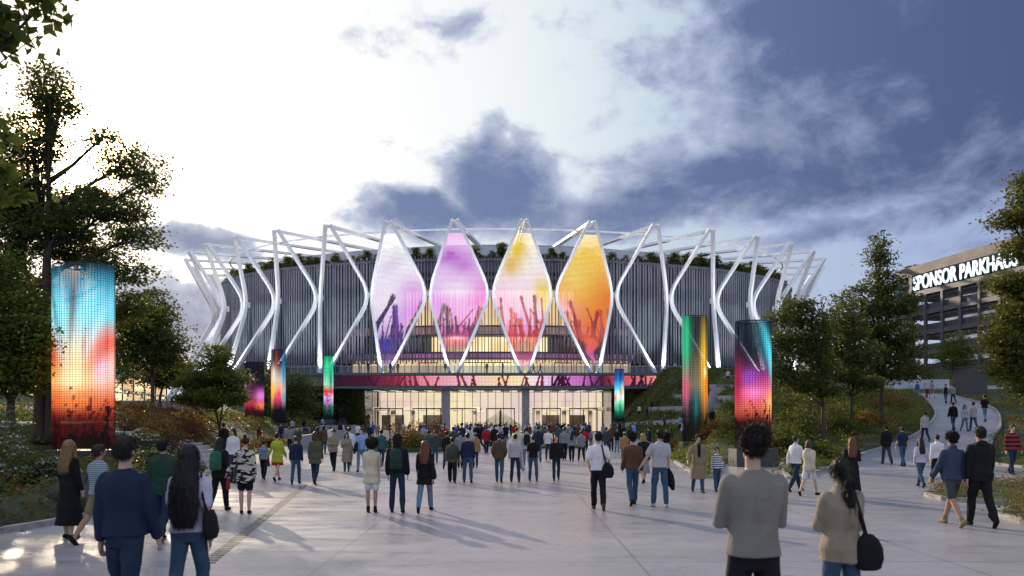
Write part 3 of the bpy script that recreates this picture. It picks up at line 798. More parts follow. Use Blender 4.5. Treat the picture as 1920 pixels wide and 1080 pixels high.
# ---- the straight balcony with its ribbon screen
DY = 121.3
apart(MB().box((-38.0, DY, 9.35), (29.0, 137.0, 9.78)), 'balcony_floor', M_DECK)
apart(MB().box((-38.0, DY + .35, 7.60), (29.0, 137.0, 9.345)), 'balcony_box', M_DECK)
apart(MB().box((-29.5, DY, 7.20), (29.0, 137.0, 7.595)), 'balcony_soffit', M_DECK)
nu, nv = 480, 20; W = 52.4; H = 1.62
X = np.tile(np.linspace(0, W, nu)[None], (nv, 1)); Y = np.tile(np.linspace(0, H, nv)[:, None], (1, nu)); ar = Art(X, Y, W, H)
for k in range(3): ar.c[..., k] = np.interp(X / W, [0, .1, .2, .27, .42, .5, .57, .63, .7, .78, .83, .88, 1], [L_(q)[k] for q in [(40, 22, 40), (70, 28, 52), (150, 50, 80), (232, 130, 150), (240, 190, 200), (250, 215, 170), (250, 225, 180), (245, 225, 235), (215, 140, 215), (190, 100, 180), (60, 30, 50), (190, 70, 90), (235, 140, 140)]])
r_ = random.Random(3)
for k in range(62):
    x = r_.uniform(0, W); t_ = x / W; col = (110, 40, 30) if .4 < t_ < .6 else ((120, 36, 52) if .15 < t_ < .65 else (70, 20, 46))
    ar.arm(x, r_.uniform(-.8, 0), r_.uniform(-.55, .55), r_.uniform(1.0, 2.2), r_.uniform(.20, .36), col, 300 + k)
Pg = np.stack([X - 28.9, np.full_like(X, DY + .30), Y + 7.68], -1) - np.array(arena.location)
sheet('ribbon_screen', Pg, np.stack([X / W, Y / H], -1), ar.c, led_mat('ribbon_leds', 1.35, 230, 7, .25, .43, .8), arena)
apart(MB().box((-28.98, DY + .20, 7.60), (23.58, DY + .26, 7.68)).box((-28.98, DY + .20, 9.30), (23.58, DY + .26, 9.348)), 'ribbon_trim', M_DARKMET)
rail = MB(); x = -37.9
while x < 29:
    rail.box((x - .02, DY + .12, 9.78), (x + .02, DY + .17, 10.86)); x += 1.02
rail.box((-37.9, DY + .10, 10.86), (28.95, DY + .19, 10.91))
ro = apart(rail, 'railing', mat('rail_steel', (0.35, 0.37, 0.42), 0.35, metal=.6))
apart(MB().box((-37.9, DY + .14, 9.80), (28.9, DY + .15, 10.84)), 'railing_glass', M_RAILGLASS, ro)
# columns and glazed entrance hall below
for x in (-10.85, 2.25):
    apart(MB().box((x - .62, DY + .8, 0), (x + .62, DY + 2.2, 7.19)), 'column', M_CONC)
EY = 124.6; EX0, EX1 = -24.6, 16.6
apart(MB().box((EX0, EY, 0.02), (EX1, EY + .03, 7.19)), 'entrance_glass', M_GLASS)
apart(MB().box((EX0 - .03, EY + .04, 0.02), (EX0, 136, 7.19)).box((EX1, EY + .04, .02), (EX1 + .03, 136, 7.19)), 'entrance_glass', M_GLASS)
em = MB(); x = EX0
k = 0
while x <= EX1 + .01:
    em.box((x - .045, EY - .10, 0), (x + .045, EY - .003, 7.19)); x += (EX1 - EX0) / 32; k += 1
em.box((EX0, EY - .09, 7.0), (EX1, EY - .005, 7.18))
apart(em, 'mullions', M_DARKMET)
for cx_ in (-20.5, -14.2, -8.3, -1.9, 5.8, 11.9):
    d = MB()
    for s_ in (-2.3, 0, 2.3): d.box((cx_ + s_ - .07, EY - .26, 0), (cx_ + s_ + .07, EY - .12, 3.9))
    d.box((cx_ - 2.4, EY - .26, 3.9), (cx_ + 2.4, EY - .12, 4.08))
    do = apart(d, 'entrance_door', M_DARKMET)
    hd = MB()
    for s_ in (-.35, .35): hd.bar((cx_ + s_, EY - .32, .9), (cx_ + s_, EY - .32, 1.6), .04)
    apart(hd, 'handle', MATS['rail_steel'], do)
# hall interior
apart(MB().box((EX0, EY + .2, 0.0), (EX1, 138.5, 0.06)), 'hall_floor', M_CREAM)
apart(MB().box((EX0, 138, 0.06), (EX1, 138.3, 7.18)), 'hall_wall', emat('hall_glow', lin((255, 232, 178)), 1.35, rgb2=lin((236, 204, 190)), scale=.13))  # back wall emits its warm tone in place of hall lighting
apart(MB().box((EX0, 130.8, 3.75), (-5.6, 138, 4.35)).box((-1.6 + 3.2, 130.8, 3.75), (EX1, 138, 4.35)), 'hall_gallery', M_CREAM)
ig = MB()
for x in np.arange(EX0 + .5, EX1, 1.1):
    if -5.8 < x < 1.4: continue
    ig.box((x - .015, 130.75, 4.35), (x + .015, 130.79, 5.35))
ig.box((EX0, 130.74, 5.35), (-5.7, 130.8, 5.4)); ig.box((1.6, 130.74, 5.35), (EX1, 130.8, 5.4)); apart(ig, 'gallery_rail', MATS['rail_steel'])
st = MB()
for s_ in (-1, 1):
    for k in range(20):
        x0 = -2.0 + s_ * (5.2 - k * .27); st.box((min(x0, x0 - s_ * .27), 128.5 , .06 + 0), (max(x0, x0 - s_ * .27), 130.5, .2 + k * .19))
apart(st, 'hall_stair', mat('stair_stone', (0.85, 0.78, 0.66), 0.6))
hc = MB()
for x in (-21, -17.5, -6.5, 4.6, 9.2, 13.8): hc.box((x - .35, 131.5, .06), (x + .35, 132.2, 3.74))
apart(hc, 'hall_column', M_CREAM)
hk = MB()
for x0, x1 in ((-23.5, -19.5), (-16, -12), (5.5, 8.6), (10.4, 13.2)): hk.box((x0, 134.5, .06), (x1, 135.2, 3.0))
apart(hk, 'hall_counter', mat('counter_wood', (0.38, 0.29, 0.2), 0.5))
cl = MB()
for x in np.arange(EX0 + 1, EX1 - 1, 2.9):
    cl.box((x, 127, 7.06), (x + 1.3, 127.25, 7.12)); cl.box((x, 132, 7.06), (x + 1.3, 132.25, 7.12))
    if not -5.8 < x < 1.4: cl.box((x, 133, 3.66), (x + 1.3, 133.2, 3.72))
apart(cl, 'hall_lights', E_STRIP)
for x_, w_ in ((-17.5, 12.0), (-4.2, 11.0), (9.5, 12.0)):
    ld = bpy.data.lights.new('hall_fill', 'AREA'); ld.energy = 1400; ld.shape = 'RECTANGLE'; ld.size = w_; ld.size_y = 3.0; ld.color = (1.0, .86, .64)  # area fill added under the ceiling to brighten stair and galleries
    lo_ = bpy.data.objects.new('hall_fill', ld); COL.objects.link(lo_); lo_.parent = arena; lo_.location = Vector((x_, 128.0, 7.0)) - arena.location
# uplights at the feet of the frames
for i in range(-3, 9):
    a, sides = FR[i]; p = ell(a, EP['ob'] + .9, 9.85); p.y = max(p.y - .2, DY + .4)
    u = MB(); u.tube([p, p + Vector((0, 0, .12))], .14, 12); uo = apart(u, 'uplight', E_STRIP)
    ld = bpy.data.lights.new('uplight_lamp', 'SPOT'); ld.energy = 9500; ld.color = (.95, .97, 1.0); ld.spot_size = math.radians(75); ld.spot_blend = .8; ld.shadow_soft_size = .12
    lo_ = bpy.data.objects.new('uplight_lamp', ld); COL.objects.link(lo_); lo_.parent = arena
    lo_.location = p + Vector((0, 0, .2)) - arena.location
    lo_.rotation_euler = (ell(a, 3.0, 18) - p).to_track_quat('-Z', 'Y').to_euler()

# ============================================================ parking garage
M_GAR = mat('garage_panel', (0.085, 0.08, 0.10), 0.5, var=0.12, scale=0.5)
M_GARD = mat('garage_parapet', (0.045, 0.043, 0.058), 0.5, var=0.1)
gdir = Vector((-0.169, 1, 0)).normalized(); gn = Vector((-gdir.y, gdir.x, 0))    # along the facade (away), outward (to the left)
GC = Vector((62.3, 117.0, 0))
def gp(s, out, z):   # s metres from the far corner towards the viewer
    p = GC - gdir * s + gn * out; return Vector((p.x, p.y, z))
garage = empty('parking_garage', (GC.x, GC.y, 9.3)); tag(garage, 'grey open-sided parking garage on the hill with lit roof lettering', 'parking garage')
G_INV = Matrix.Translation(-garage.location)
def gpart(m, name, mt, parent=garage):
    o = m.build(name, mt); o.data.transform(G_INV); o.parent = parent; return o
def gbox(m, s0, s1, o0, o1, z0, z1):
    return m.hexa([gp(s0, o0, z0), gp(s1, o0, z0), gp(s1, o1, z0), gp(s0, o1, z0), gp(s0, o0, z1), gp(s1, o0, z1), gp(s1, o1, z1), gp(s0, o1, z1)])
GL = 46.0; LV = [9.35, 12.35, 15.4, 18.5, 21.55]
gpart(gbox(MB(), -3.4, GL, 0.0, -26, 24.55, 26.0), 'parapet', mat('garage_roof_band', (0.095, 0.088, 0.09), 0.6, var=0.15, scale=.6))
gpart(gbox(MB(), -2.9, -.4, -1, -4, 26.002, 26.6), 'roof_hatch', M_GAR)
gpart(gbox(MB(), -3.3, GL, 0.03, -26, 21.2, 21.95), 'floor_band', M_GAR)
for z in LV[:-1]:
    gpart(gbox(MB(), -3.3, GL, 0.03, -26, z - .32, z + .32), 'floor_band', M_GAR)
for k in range(len(LV) - 1):
    z = LV[k]
    x = MB()
    gbox(x, .7, GL, -.22, -.34, z + .325, z + 1.25); gpart(x, 'parapet_panel', M_GARD)
    x = MB(); gbox(x, .7, GL, -5.0, -5.2, z + .33, LV[k + 1] - .33); gpart(x, 'inner_wall', emat('garage_glow_wall', lin((176, 178, 190)), .8, rgb2=lin((120, 120, 134)), scale=.35))  # wall emits its grey instead of being lit by deck lamps
    x = MB()
    for q in (-1.2, -2.4, -3.6, -4.6): gbox(x, .7, GL, q, q - .35, LV[k + 1] - .62, LV[k + 1] - .34)
    gpart(x, 'ceiling_beams', mat('garage_beam', (0.45, 0.45, 0.48), .6))
s = 3.45
while s < GL:
    x = MB(); gbox(x, s - .2, s + .2, .12, -.28, 9.0, 21.19); gpart(x, 'column', M_GAR); s += 3.5
gpart(gbox(MB(), -.1, .55, .05, -.6, 9.0, 24.5), 'corner_pier', M_GARD)
x = MB(); gbox(x, -3.3, -.15, -.2, -.26, 9.35, 24.5); gpart(x, 'stair_glass', M_GLASS)
x = MB()
for k, z in enumerate([11, 13, 15, 17, 19, 21, 23]): gbox(x, -3.2, -.2, -.8, -2.2, z, z + .16)
gpart(x, 'stair_flights', M_FASCIA)
x = MB()
for s in (-3.3, -2.3, -1.3, -.3): gbox(x, s, s + .08, -.12, -.19, 9.4, 24.5)
gpart(x, 'stair_mullions', M_DARKMET)
x = MB(); gbox(x, .56, GL, -.05, -.3, 21.96, 24.54); sp_ = gpart(x, 'sign_panel', mat('sign_backing', (0.010, 0.022, 0.028), .8, spec=.1))
tc = bpy.data.curves.new('sign_lettering', 'FONT'); tc.body = 'SPONSOR PARKHAUS'; tc.size = 2.65; tc.extrude = .09; tc.offset = 0.02; tc.align_x = 'LEFT'
to = bpy.data.objects.new('sign_lettering', tc); COL.objects.link(to)
bpy.context.view_layer.update()
dg = bpy.context.evaluated_depsgraph_get(); me = bpy.data.meshes.new_from_object(to.evaluated_get(dg)); bpy.data.objects.remove(to)
to = bpy.data.objects.new('sign_lettering', me); COL.objects.link(to)
V = np.array([v.co for v in me.vertices]); w_ = V[:, 0].max() - V[:, 0].min(); h_ = V[:, 1].max() - V[:, 1].min()
sx_, sy_ = 19.4 / w_, 2.2 / h_
rot = Matrix((( -gdir.x, 0, gn.x), (-gdir.y, 0, gn.y), (0, 1, 0)))
V2 = np.stack([(V[:, 0] - V[:, 0].min()) * sx_, (V[:, 1] - V[:, 1].min()) * sy_, V[:, 2]], -1) @ np.array(rot).T
base_ = np.array(gp(0.95, .08, 22.14)) - np.array(garage.location)
me.vertices.foreach_set('co', (V2 + base_).ravel()); me.update(); me.materials.clear(); me.materials.append(emat('sign_light', (0.86, 0.97, 1.0), 1.5))
to.parent = sp_
# dark service block beside the path
blk = MB(); p = ray(1833, 741); 
blk.box((p.x - .95, p.y, p.z - .3), (p.x + .95, p.y + 2.2, p.z + 2.65)); blk.box((p.x - 1.05, p.y - .08, p.z + 2.655), (p.x + 1.05, p.y + 2.3, p.z + 2.78))
o = blk.build('service_block', M_DARKCONC); bmesh_fix(o); tag(o, 'dark grey upright concrete block beside the upper path', 'service block')

# ============================================================ low pavilion far left
pav = empty('pavilion', (-46, 92, 2.5)); tag(pav, 'low flat-roofed pavilion with window band emitting a painted sun reflection behind the left trees', 'pavilion')
def ppart(m, name, mt):
    o = m.build(name, mt); o.data.transform(Matrix.Translation((46, -92, -2.5))); o.parent = pav; return o
ppart(MB().box((-64, 86, 6.9), (-39.5, 100, 8.2)), 'roof', M_FASCIA)
ppart(MB().box((-63, 88.4, 4.4), (-41, 88.6, 6.88)), 'window_band', emat('window_sun_glint', lin((255, 226, 180)), 1.6, rgb2=lin((190, 160, 120)), scale=.4))  # emission painted in for the sun's reflection on the glass
ppart(MB().box((-64, 88, 1.5), (-40.4, 99, 4.38)), 'wall', M_CONC)
x = MB()
for k in range(18): x.box((-63 + k * 1.3, 88.2, 4.39), (-62.9 + k * 1.3, 88.35, 6.87))
ppart(x, 'window_posts', M_DARKMET)
can = empty('canopy', (-36, 78, 2)); tag(can, 'white slatted canopy at the end of the low pavilion', 'canopy')
def cpart(m, name, mt):
    o = m.build(name, mt); o.data.transform(Matrix.Translation((36, -78, -2))); o.parent = can; return o
cpart(MB().hexa([(-42, 76, 5.0), (-33, 76, 4.2), (-33, 84, 4.2), (-42, 84, 5.0), (-42, 76, 5.15), (-33, 76, 4.35), (-33, 84, 4.35), (-42, 84, 5.15)]), 'canopy_roof', M_FASCIA)
for x_ in (-41, -37.5, -34): cpart(MB().box((x_ - .07, 77, 1.0), (x_ + .07, 77.14, 4.29)), 'post', M_FASCIA)

# ============================================================ LED totems
def totem(px, w_px, ytop, ybase_screen, yfoot, paint, label, seed, basew=1.08):
    foot = (yfoot - HOR); Y = EYE * F / foot
    s = F / Y; W = w_px / s; X = (px - 960) / F * Y
    z0 = EYE + (HOR - ybase_screen) / s; z1 = EYE + (HOR - ytop) / s
    zf = hz(X, Y)
    root = empty('led_totem', (X, Y, zf)); tag(root, label, 'LED totem', 'LED totems lining the plaza')
    H = z1 - z0; D = W * .62
    nu = 72; nv = max(60, min(170, int(H / W * 36)))
    th = np.linspace(0, 2 * np.pi, nu); zz = np.linspace(0, H, nv)
    ux = np.where(th <= np.pi, th / np.pi, 2 - th / np.pi)
    P = np.zeros((nv, nu, 3)); P[..., 0] = (-W / 2 * np.cos(th))[None]; P[..., 1] = (-D / 2 * np.sin(th))[None]; P[..., 2] = zz[:, None] + z0 - zf
    uu = (1 - np.cos(th)) / 2
    Xa = np.tile((uu * W)[None], (nv, 1)); Ya = np.tile(zz[:, None], (1, nu)); a = Art(Xa, Ya, W, H); paint(a, seed)
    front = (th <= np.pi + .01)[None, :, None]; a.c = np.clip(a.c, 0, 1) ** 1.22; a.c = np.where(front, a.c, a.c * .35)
    UV = np.stack([np.tile((th / np.pi)[None], (nv, 1)), Ya / H], -1)
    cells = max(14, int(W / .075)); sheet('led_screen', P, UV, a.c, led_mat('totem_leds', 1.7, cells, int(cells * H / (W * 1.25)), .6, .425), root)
    fr = MB()
    for sx in (-1, 1):
        fr.tube([(sx * W * .40, 0, z0 - zf - .3), (sx * W * .40, 0, H + z0 - zf - .02)], .035, 8)
    fr.tube([(-W / 2 * math.cos(t) * .97, -D / 2 * math.sin(t) * .97, H + z0 - zf) for t in np.linspace(0, 2 * math.pi, 40)], .025, 6)
    fr.build('screen_frame', M_DARKMET, root)
    b = MB(); bw = W * basew / 2; bd = D / 2 + .12
    b.hexa([(-bw, -bd, -.3), (bw, -bd, -.3), (bw, bd, -.3), (-bw, bd, -.3), (-bw, -bd, z0 - zf - .03), (bw, -bd, z0 - zf - .03), (bw, bd, z0 - zf - .03), (-bw, bd, z0 - zf - .03)])
    b.build('plinth', M_DARKCONC, root)
    return root
def t1(a, s):
    a.vgrad([(0, (46, 14, 14)), (.14, (96, 26, 24)), (.26, (170, 60, 46)), (.36, (250, 170, 90)), (.46, (252, 190, 110)), (.58, (236, 150, 110)), (.72, (110, 205, 225)), (.86, (60, 150, 180)), (1, (24, 50, 66))])
    a.blob(.2, .62, .08, .2, (196, 236, 244), .7, .25).blob(.8, .62, .07, .2, (196, 236, 246), .7, -.3).blob(.36, .66, .04, .22, (230, 240, 236), .7, .1).blob(.64, .66, .04, .22, (236, 226, 206), .7, -.12).blob(.5, .38, .28, .07, (255, 238, 190), 1).blob(.5, .55, .13, .14, (255, 232, 190), .95).blob(.9, .45, .12, .12, (246, 205, 235), .9).blob(.92, .55, .12, .12, (214, 84, 60), .8, -.4).blob(.1, .5, .14, .09, (200, 80, 60), .8, .4)
    a.blob(.28, .72, .16, .15, (150, 226, 240), .9, .3).blob(.72, .74, .16, .15, (150, 226, 242), .9, -.3).blob(.5, .8, .05, .2, (110, 50, 50), .85, -.05).blob(.12, .8, .05, .2, (20, 60, 80), .6, .2).streaks(s, .25)
    a.blob(.5, .26, .5, .05, (246, 150, 84), .8); a.crowd(s, 16, a.H * .16, (104, 24, 24), a.W * .016, a.H * .26, .3); a.crowd(s + 1, 8, a.H * .14, (44, 12, 16), a.W * .03, a.H * .16, .25)
def t2(a, s):
    a.vgrad([(0, (12, 8, 12)), (.2, (60, 24, 26)), (.32, (220, 110, 90)), (.45, (228, 100, 150)), (.6, (130, 60, 120)), (.75, (34, 46, 60)), (1, (22, 44, 56))])
    a.blob(.85, .80, .14, .22, (84, 190, 206), .95, .35).blob(.95, .65, .1, .2, (110, 220, 232), .9, .2).blob(.3, .55, .25, .06, (150, 90, 190), .9).blob(.05, .5, .1, .2, (170, 26, 60), .9).blob(.9, .36, .15, .1, (250, 190, 120), .9).blob(.45, .43, .25, .05, (235, 150, 205), .8).blob(.35, .8, .2, .1, (20, 36, 46), .8).streaks(s, .2)
    a.crowd(s, 13, a.H * .16, (36, 12, 18), a.W * .022, a.H * .28, .4)
def t3(a, s):
    a.vgrad([(0, (10, 10, 12)), (.15, (20, 20, 22)), (.3, (52, 70, 74)), (.45, (140, 120, 104)), (.6, (120, 104, 90)), (.8, (60, 78, 66)), (1, (28, 50, 48))])
    a.blob(.08, .8, .2, .3, (48, 190, 140), .95).blob(.1, .42, .12, .14, (214, 90, 130), .9).blob(.78, .62, .13, .3, (240, 196, 50), 1).blob(.9, .42, .12, .16, (238, 140, 30), .95).blob(.48, .3, .1, .14, (40, 130, 140), .8).blob(.85, .55, .05, .04, (255, 246, 190), 1).blob(.5, .85, .12, .12, (20, 26, 24), .9).streaks(s, .6, 30)
    a.crowd(s, 6, a.H * .1, (16, 14, 14), a.W * .04, a.H * .2, .15)
def t4(a, s):
    a.vgrad([(0, (12, 8, 16)), (.2, (70, 22, 32)), (.35, (190, 60, 90)), (.5, (110, 40, 100)), (.7, (34, 26, 48)), (1, (18, 20, 34))])
    a.blob(.9, .45, .25, .1, (226, 140, 220), .95).blob(.9, .3, .2, .06, (240, 140, 90), .9).blob(.42, .78, .03, .012, (255, 210, 240), 1).blob(.55, .72, .03, .01, (230, 240, 255), 1).blob(.36, .68, .03, .1, (220, 30, 80), .9).blob(.1, .6, .06, .06, (200, 170, 210), .8)
    a.crowd(s, 9, a.H * .2, (70, 20, 26), a.W * .03, a.H * .2, .4)
def t5(a, s):
    a.vgrad([(0, (10, 12, 18)), (.18, (30, 30, 44)), (.32, (200, 80, 110)), (.45, (246, 190, 120)), (.6, (200, 190, 180)), (.8, (60, 70, 84)), (1, (30, 34, 44))])
    a.blob(.1, .5, .16, .22, (244, 186, 50), .95).blob(.92, .7, .1, .25, (40, 150, 200), .95).blob(.45, .85, .1, .14, (190, 70, 50), .9).blob(.6, .4, .14, .08, (236, 60, 140), .9).blob(.3, .65, .16, .12, (236, 230, 225), .8).blob(.92, .35, .1, .1, (90, 200, 226), .9).streaks(s, .5, 24)
    a.crowd(s, 8, a.H * .16, (26, 20, 34), a.W * .035, a.H * .2, .3)
def t6(a, s):
    a.vgrad([(0, (10, 20, 22)), (.2, (60, 120, 110)), (.36, (220, 200, 225)), (.44, (226, 60, 60)), (.55, (170, 230, 200)), (.75, (60, 200, 150)), (1, (30, 150, 110))])
    a.blob(.8, .6, .18, .2, (40, 90, 80), .8).blob(.35, .4, .12, .06, (226, 40, 44), .9).blob(.5, .28, .2, .07, (214, 60, 200), .9).blob(.4, .85, .15, .1, (90, 230, 180), .8).streaks(s, .4, 16)
    a.crowd(s, 5, a.H * .1, (18, 36, 40), a.W * .05, a.H * .22, .5)
def t7(a, s):
    a.vgrad([(0, (8, 20, 24)), (.18, (26, 110, 90)), (.36, (150, 230, 190)), (.48, (246, 240, 235)), (.62, (100, 200, 230)), (.8, (40, 110, 180)), (1, (24, 60, 110))])
    a.blob(.8, .6, .15, .1, (246, 200, 80), .9).blob(.1, .45, .12, .08, (214, 60, 120), .8).blob(.5, .25, .25, .1, (30, 170, 120), .8).streaks(s, .6, 12)
    a.crowd(s, 4, a.H * .1, (10, 30, 30), a.W * .05, a.H * .2, .5)
totem(157, 113, 499, 842, 884, t1, 'tall LED totem with blue and orange light rays and raised hands, beside the left trees', 1)
totem(1412, 68, 603, 840, 874, t2, 'LED totem with pink haze and teal streak on a dark plinth by the paving', 2, 1.14)
totem(1303, 47, 593, 828, 852, t3, 'LED totem with green and yellow streaks in front of the right hillside', 3, 1.14)
totem(477, 36, 679, 795, 824, t4, 'dark LED totem with magenta glow beside the small tree', 4)
totem(522, 27, 656, 793, 822, t5, 'LED totem with yellow, white and blue streaks near the left steps', 5)
totem(616, 18, 668, 786, 812, t6, 'narrow LED totem in green and red under the left end of the balcony', 6)
totem(1161, 18, 692, 790, 813, t7, 'narrow LED totem in bright blue and white beside the entrance hall', 7)

# ============================================================ walls, steps, railings
def wall_px(p0, p1, h0, h1, label, thick=.3, name='retaining_wall', mt=None):
    a, b = ray(*p0), ray(*p1); d = (b - a); d.z = 0; d.normalize(); nrm = Vector((-d.y, d.x, 0)) * thick
    m = MB(); m.hexa([a + Vector((0, 0, -.5)), b + Vector((0, 0, -.5)), b + nrm + Vector((0, 0, -.5)), a + nrm + Vector((0, 0, -.5)),
                      a + Vector((0, 0, h0)), b + Vector((0, 0, h1)), b + nrm + Vector((0, 0, h1)), a + nrm + Vector((0, 0, h0))])
    o = m.build(name, mt or M_CONC); bmesh_fix(o); tag(o, label, 'retaining wall'); return o
wall_px((1172, 804), (1292, 803), .85, .85, 'long low concrete wall at the foot of the right hillside')
wall_px((1216, 776), (1300, 776), .8, .8, 'second concrete wall up the right hillside terraces')
wall_px((1262, 752), (1300, 752), .7, .7, 'short concrete wall high on the right hillside')
wall_px((1326, 758), (1370, 760), .8, .8, 'concrete wall on the hillside between the two large totems')
wall_px((1330, 733), (1380, 735), .7, .7, 'topmost concrete wall on the slope below the arena frames')
wall_px((560, 846), (676, 812), 1.0, .9, 'long slanting concrete wall at the back left of the plaza')
wall_px((520, 824), (600, 812), .9, .9, 'concrete wall in front of the dark trees left of the hall')
wall_px((600, 815), (684, 808), 1.2, 1.2, 'pale wall running up to the left corner of the entrance hall')
wall_px((1560, 733), (1780, 729), 1.0, 1.0, 'light low wall on the crest in front of the garage', mt=M_FASCIA)
# broad stair on the left
stair = empty('garden_stair', (-14.6, 34, 0)); tag(stair, 'pale stone garden steps climbing to the left planting', 'steps')
for k in range(9):
    x1 = -14.55 - k * .42; z = .17 * (k + 1)
    sm = MB().hexa([(x1 - .46, 34.0, z - .5), (x1, 34.0, z - .5), (x1 - .55, 40.5, z - .5), (x1 - 1.01, 40.5, z - .5), (x1 - .46, 34.0, z), (x1, 34.0, z), (x1 - .55, 40.5, z), (x1 - 1.01, 40.5, z)])
    o = sm.build('step', mat('step_stone', (0.42, 0.41, 0.40), .6, var=.12)); o.data.transform(Matrix.Translation((14.6, -34, 0))); o.parent = stair; bmesh_fix(o)
def handrail(pts, label, name='handrail'):
    m = MB(); P = [Vector(p) for p in pts]
    m.tube([p + Vector((0, 0, .95)) for p in P], .028, 8); m.tube([p + Vector((0, 0, .5)) for p in P], .014, 6)
    Q = resample(P, 5)
    for p in Q: m.tube([p + Vector((0, 0, -.1)), p + Vector((0, 0, .95))], .022, 6)
    o = m.build(name, M_DARKMET, smooth=True); tag(o, label, 'handrail')
handrail([(-14.6, 33.8, .1), (-18.3, 33.8, 1.55)], 'dark metal handrail on the near side of the garden steps')
handrail([(-15.3, 40.6, .1), (-19.0, 40.6, 1.55)], 'dark metal handrail on the far side of the garden steps')
# flight climbing the right hillside
hs = empty('hillside_stair', tuple(ray(1352, 760))); tag(hs, 'narrow concrete stairway climbing the right hillside to the balcony', 'steps')
a_, b_ = ray(1345, 772), ray(1372, 706)
m = MB(); n_ = 26
for k in range(n_):
    p = a_.lerp(b_, k / n_); q = a_.lerp(b_, (k + 1) / n_); z = hz(q.x, q.y) + .22
    m.box((p.x - .9, min(p.y, q.y), z - .6), (p.x + .9, max(p.y, q.y) - .002, z))
o = m.build('stair_flight', M_CONC); o.data.transform(Matrix.Translation(-hs.location)); o.parent = hs
for p0, p1, lb in (((1200, 768), (1262, 728), 'thin handrail slanting up the lower right hillside'), ((1262, 728), (1290, 712), 'thin handrail near the balcony end on the right hillside')):
    a_, b_ = ray(*p0), ray(*p1); handrail([a_, a_.lerp(b_, .5), b_], lb)
# boulders at the left bed
def boulder(x, y, r, label, seed):
    rs = np.random.RandomState(seed); m = MB(); nu, nv = 22, 14; v = []
    ph = rs.uniform(0, 6, 6)
    for j in range(nv + 1):
        t = math.pi * j / nv
        for i in range(nu):
            f = 2 * math.pi * i / nu
            k = 1 + .16 * math.sin(3 * f + ph[0]) * math.sin(t * 2 + ph[1]) + .10 * math.sin(5 * f + ph[2] + t * 3) + .05 * math.sin(11 * f + 7 * t)
            v.append((x + r[0] * k * math.sin(t) * math.cos(f), y + r[1] * k * math.sin(t) * math.sin(f), hz(x, y) + r[2] * .5 + r[2] * k * math.cos(t)))
    m.add(v, [(j * nu + i, j * nu + (i + 1) % nu, (j + 1) * nu + (i + 1) % nu, (j + 1) * nu + i) for j in range(nv) for i in range(nu)])
    o = m.build('boulder', mat('boulder_rock', (0.06, 0.056, 0.04), .9, var=.5, scale=3, bump=.8, bscale=5), smooth=True); bmesh_fix(o); tag(o, label, 'boulder')
boulder(-9.6, 16.9, (.75, .7, .5), 'smaller rounded boulder behind the woman in the long black dress', 2)

# ============================================================ vegetation
M_BARK = mat('bark', (0.055, 0.042, 0.032), .9, var=.35, scale=6, bump=.6, bscale=14)
M_LEAF_D = leaf_mat('leaf_dark', [(0.018, 0.038, 0.012), (0.034, 0.068, 0.018), (0.058, 0.10, 0.024), (0.10, 0.13, 0.025)], .45)
M_LEAF_M = leaf_mat('leaf_mid', [(0.034, 0.065, 0.013), (0.062, 0.11, 0.02), (0.10, 0.155, 0.026), (0.17, 0.19, 0.035)], .48)
M_LEAF_Y = leaf_mat('leaf_autumn_green', [(0.032, 0.058, 0.014), (0.06, 0.09, 0.02), (0.10, 0.125, 0.024), (0.17, 0.15, 0.03)], .42)
M_LEAF_R = leaf_mat('leaf_red', [(0.05, 0.014, 0.014), (0.12, 0.022, 0.020), (0.18, 0.035, 0.025), (0.10, 0.06, 0.02)], .35)
M_LEAF_O = leaf_mat('leaf_orange', [(0.06, 0.05, 0.015), (0.12, 0.07, 0.02), (0.26, 0.085, 0.02), (0.30, 0.15, 0.03)], .35)
M_LEAF_W = leaf_mat('white_blossom', [(0.35, 0.36, 0.38), (0.55, 0.56, 0.58), (0.66, 0.66, 0.68)], .2)

def rand_in_blob(rs, n, c, r, shell=.35):
    d = rs.normal(size=(n, 3)); d /= np.linalg.norm(d, axis=1)[:, None]
    q = rs.uniform(shell, 1, n) ** (1 / 2.2) * np.where(rs.uniform(size=n) < .22, rs.uniform(1.05, 1.45, n), 1.0); return np.array(c) + d * q[:, None] * np.array(r)

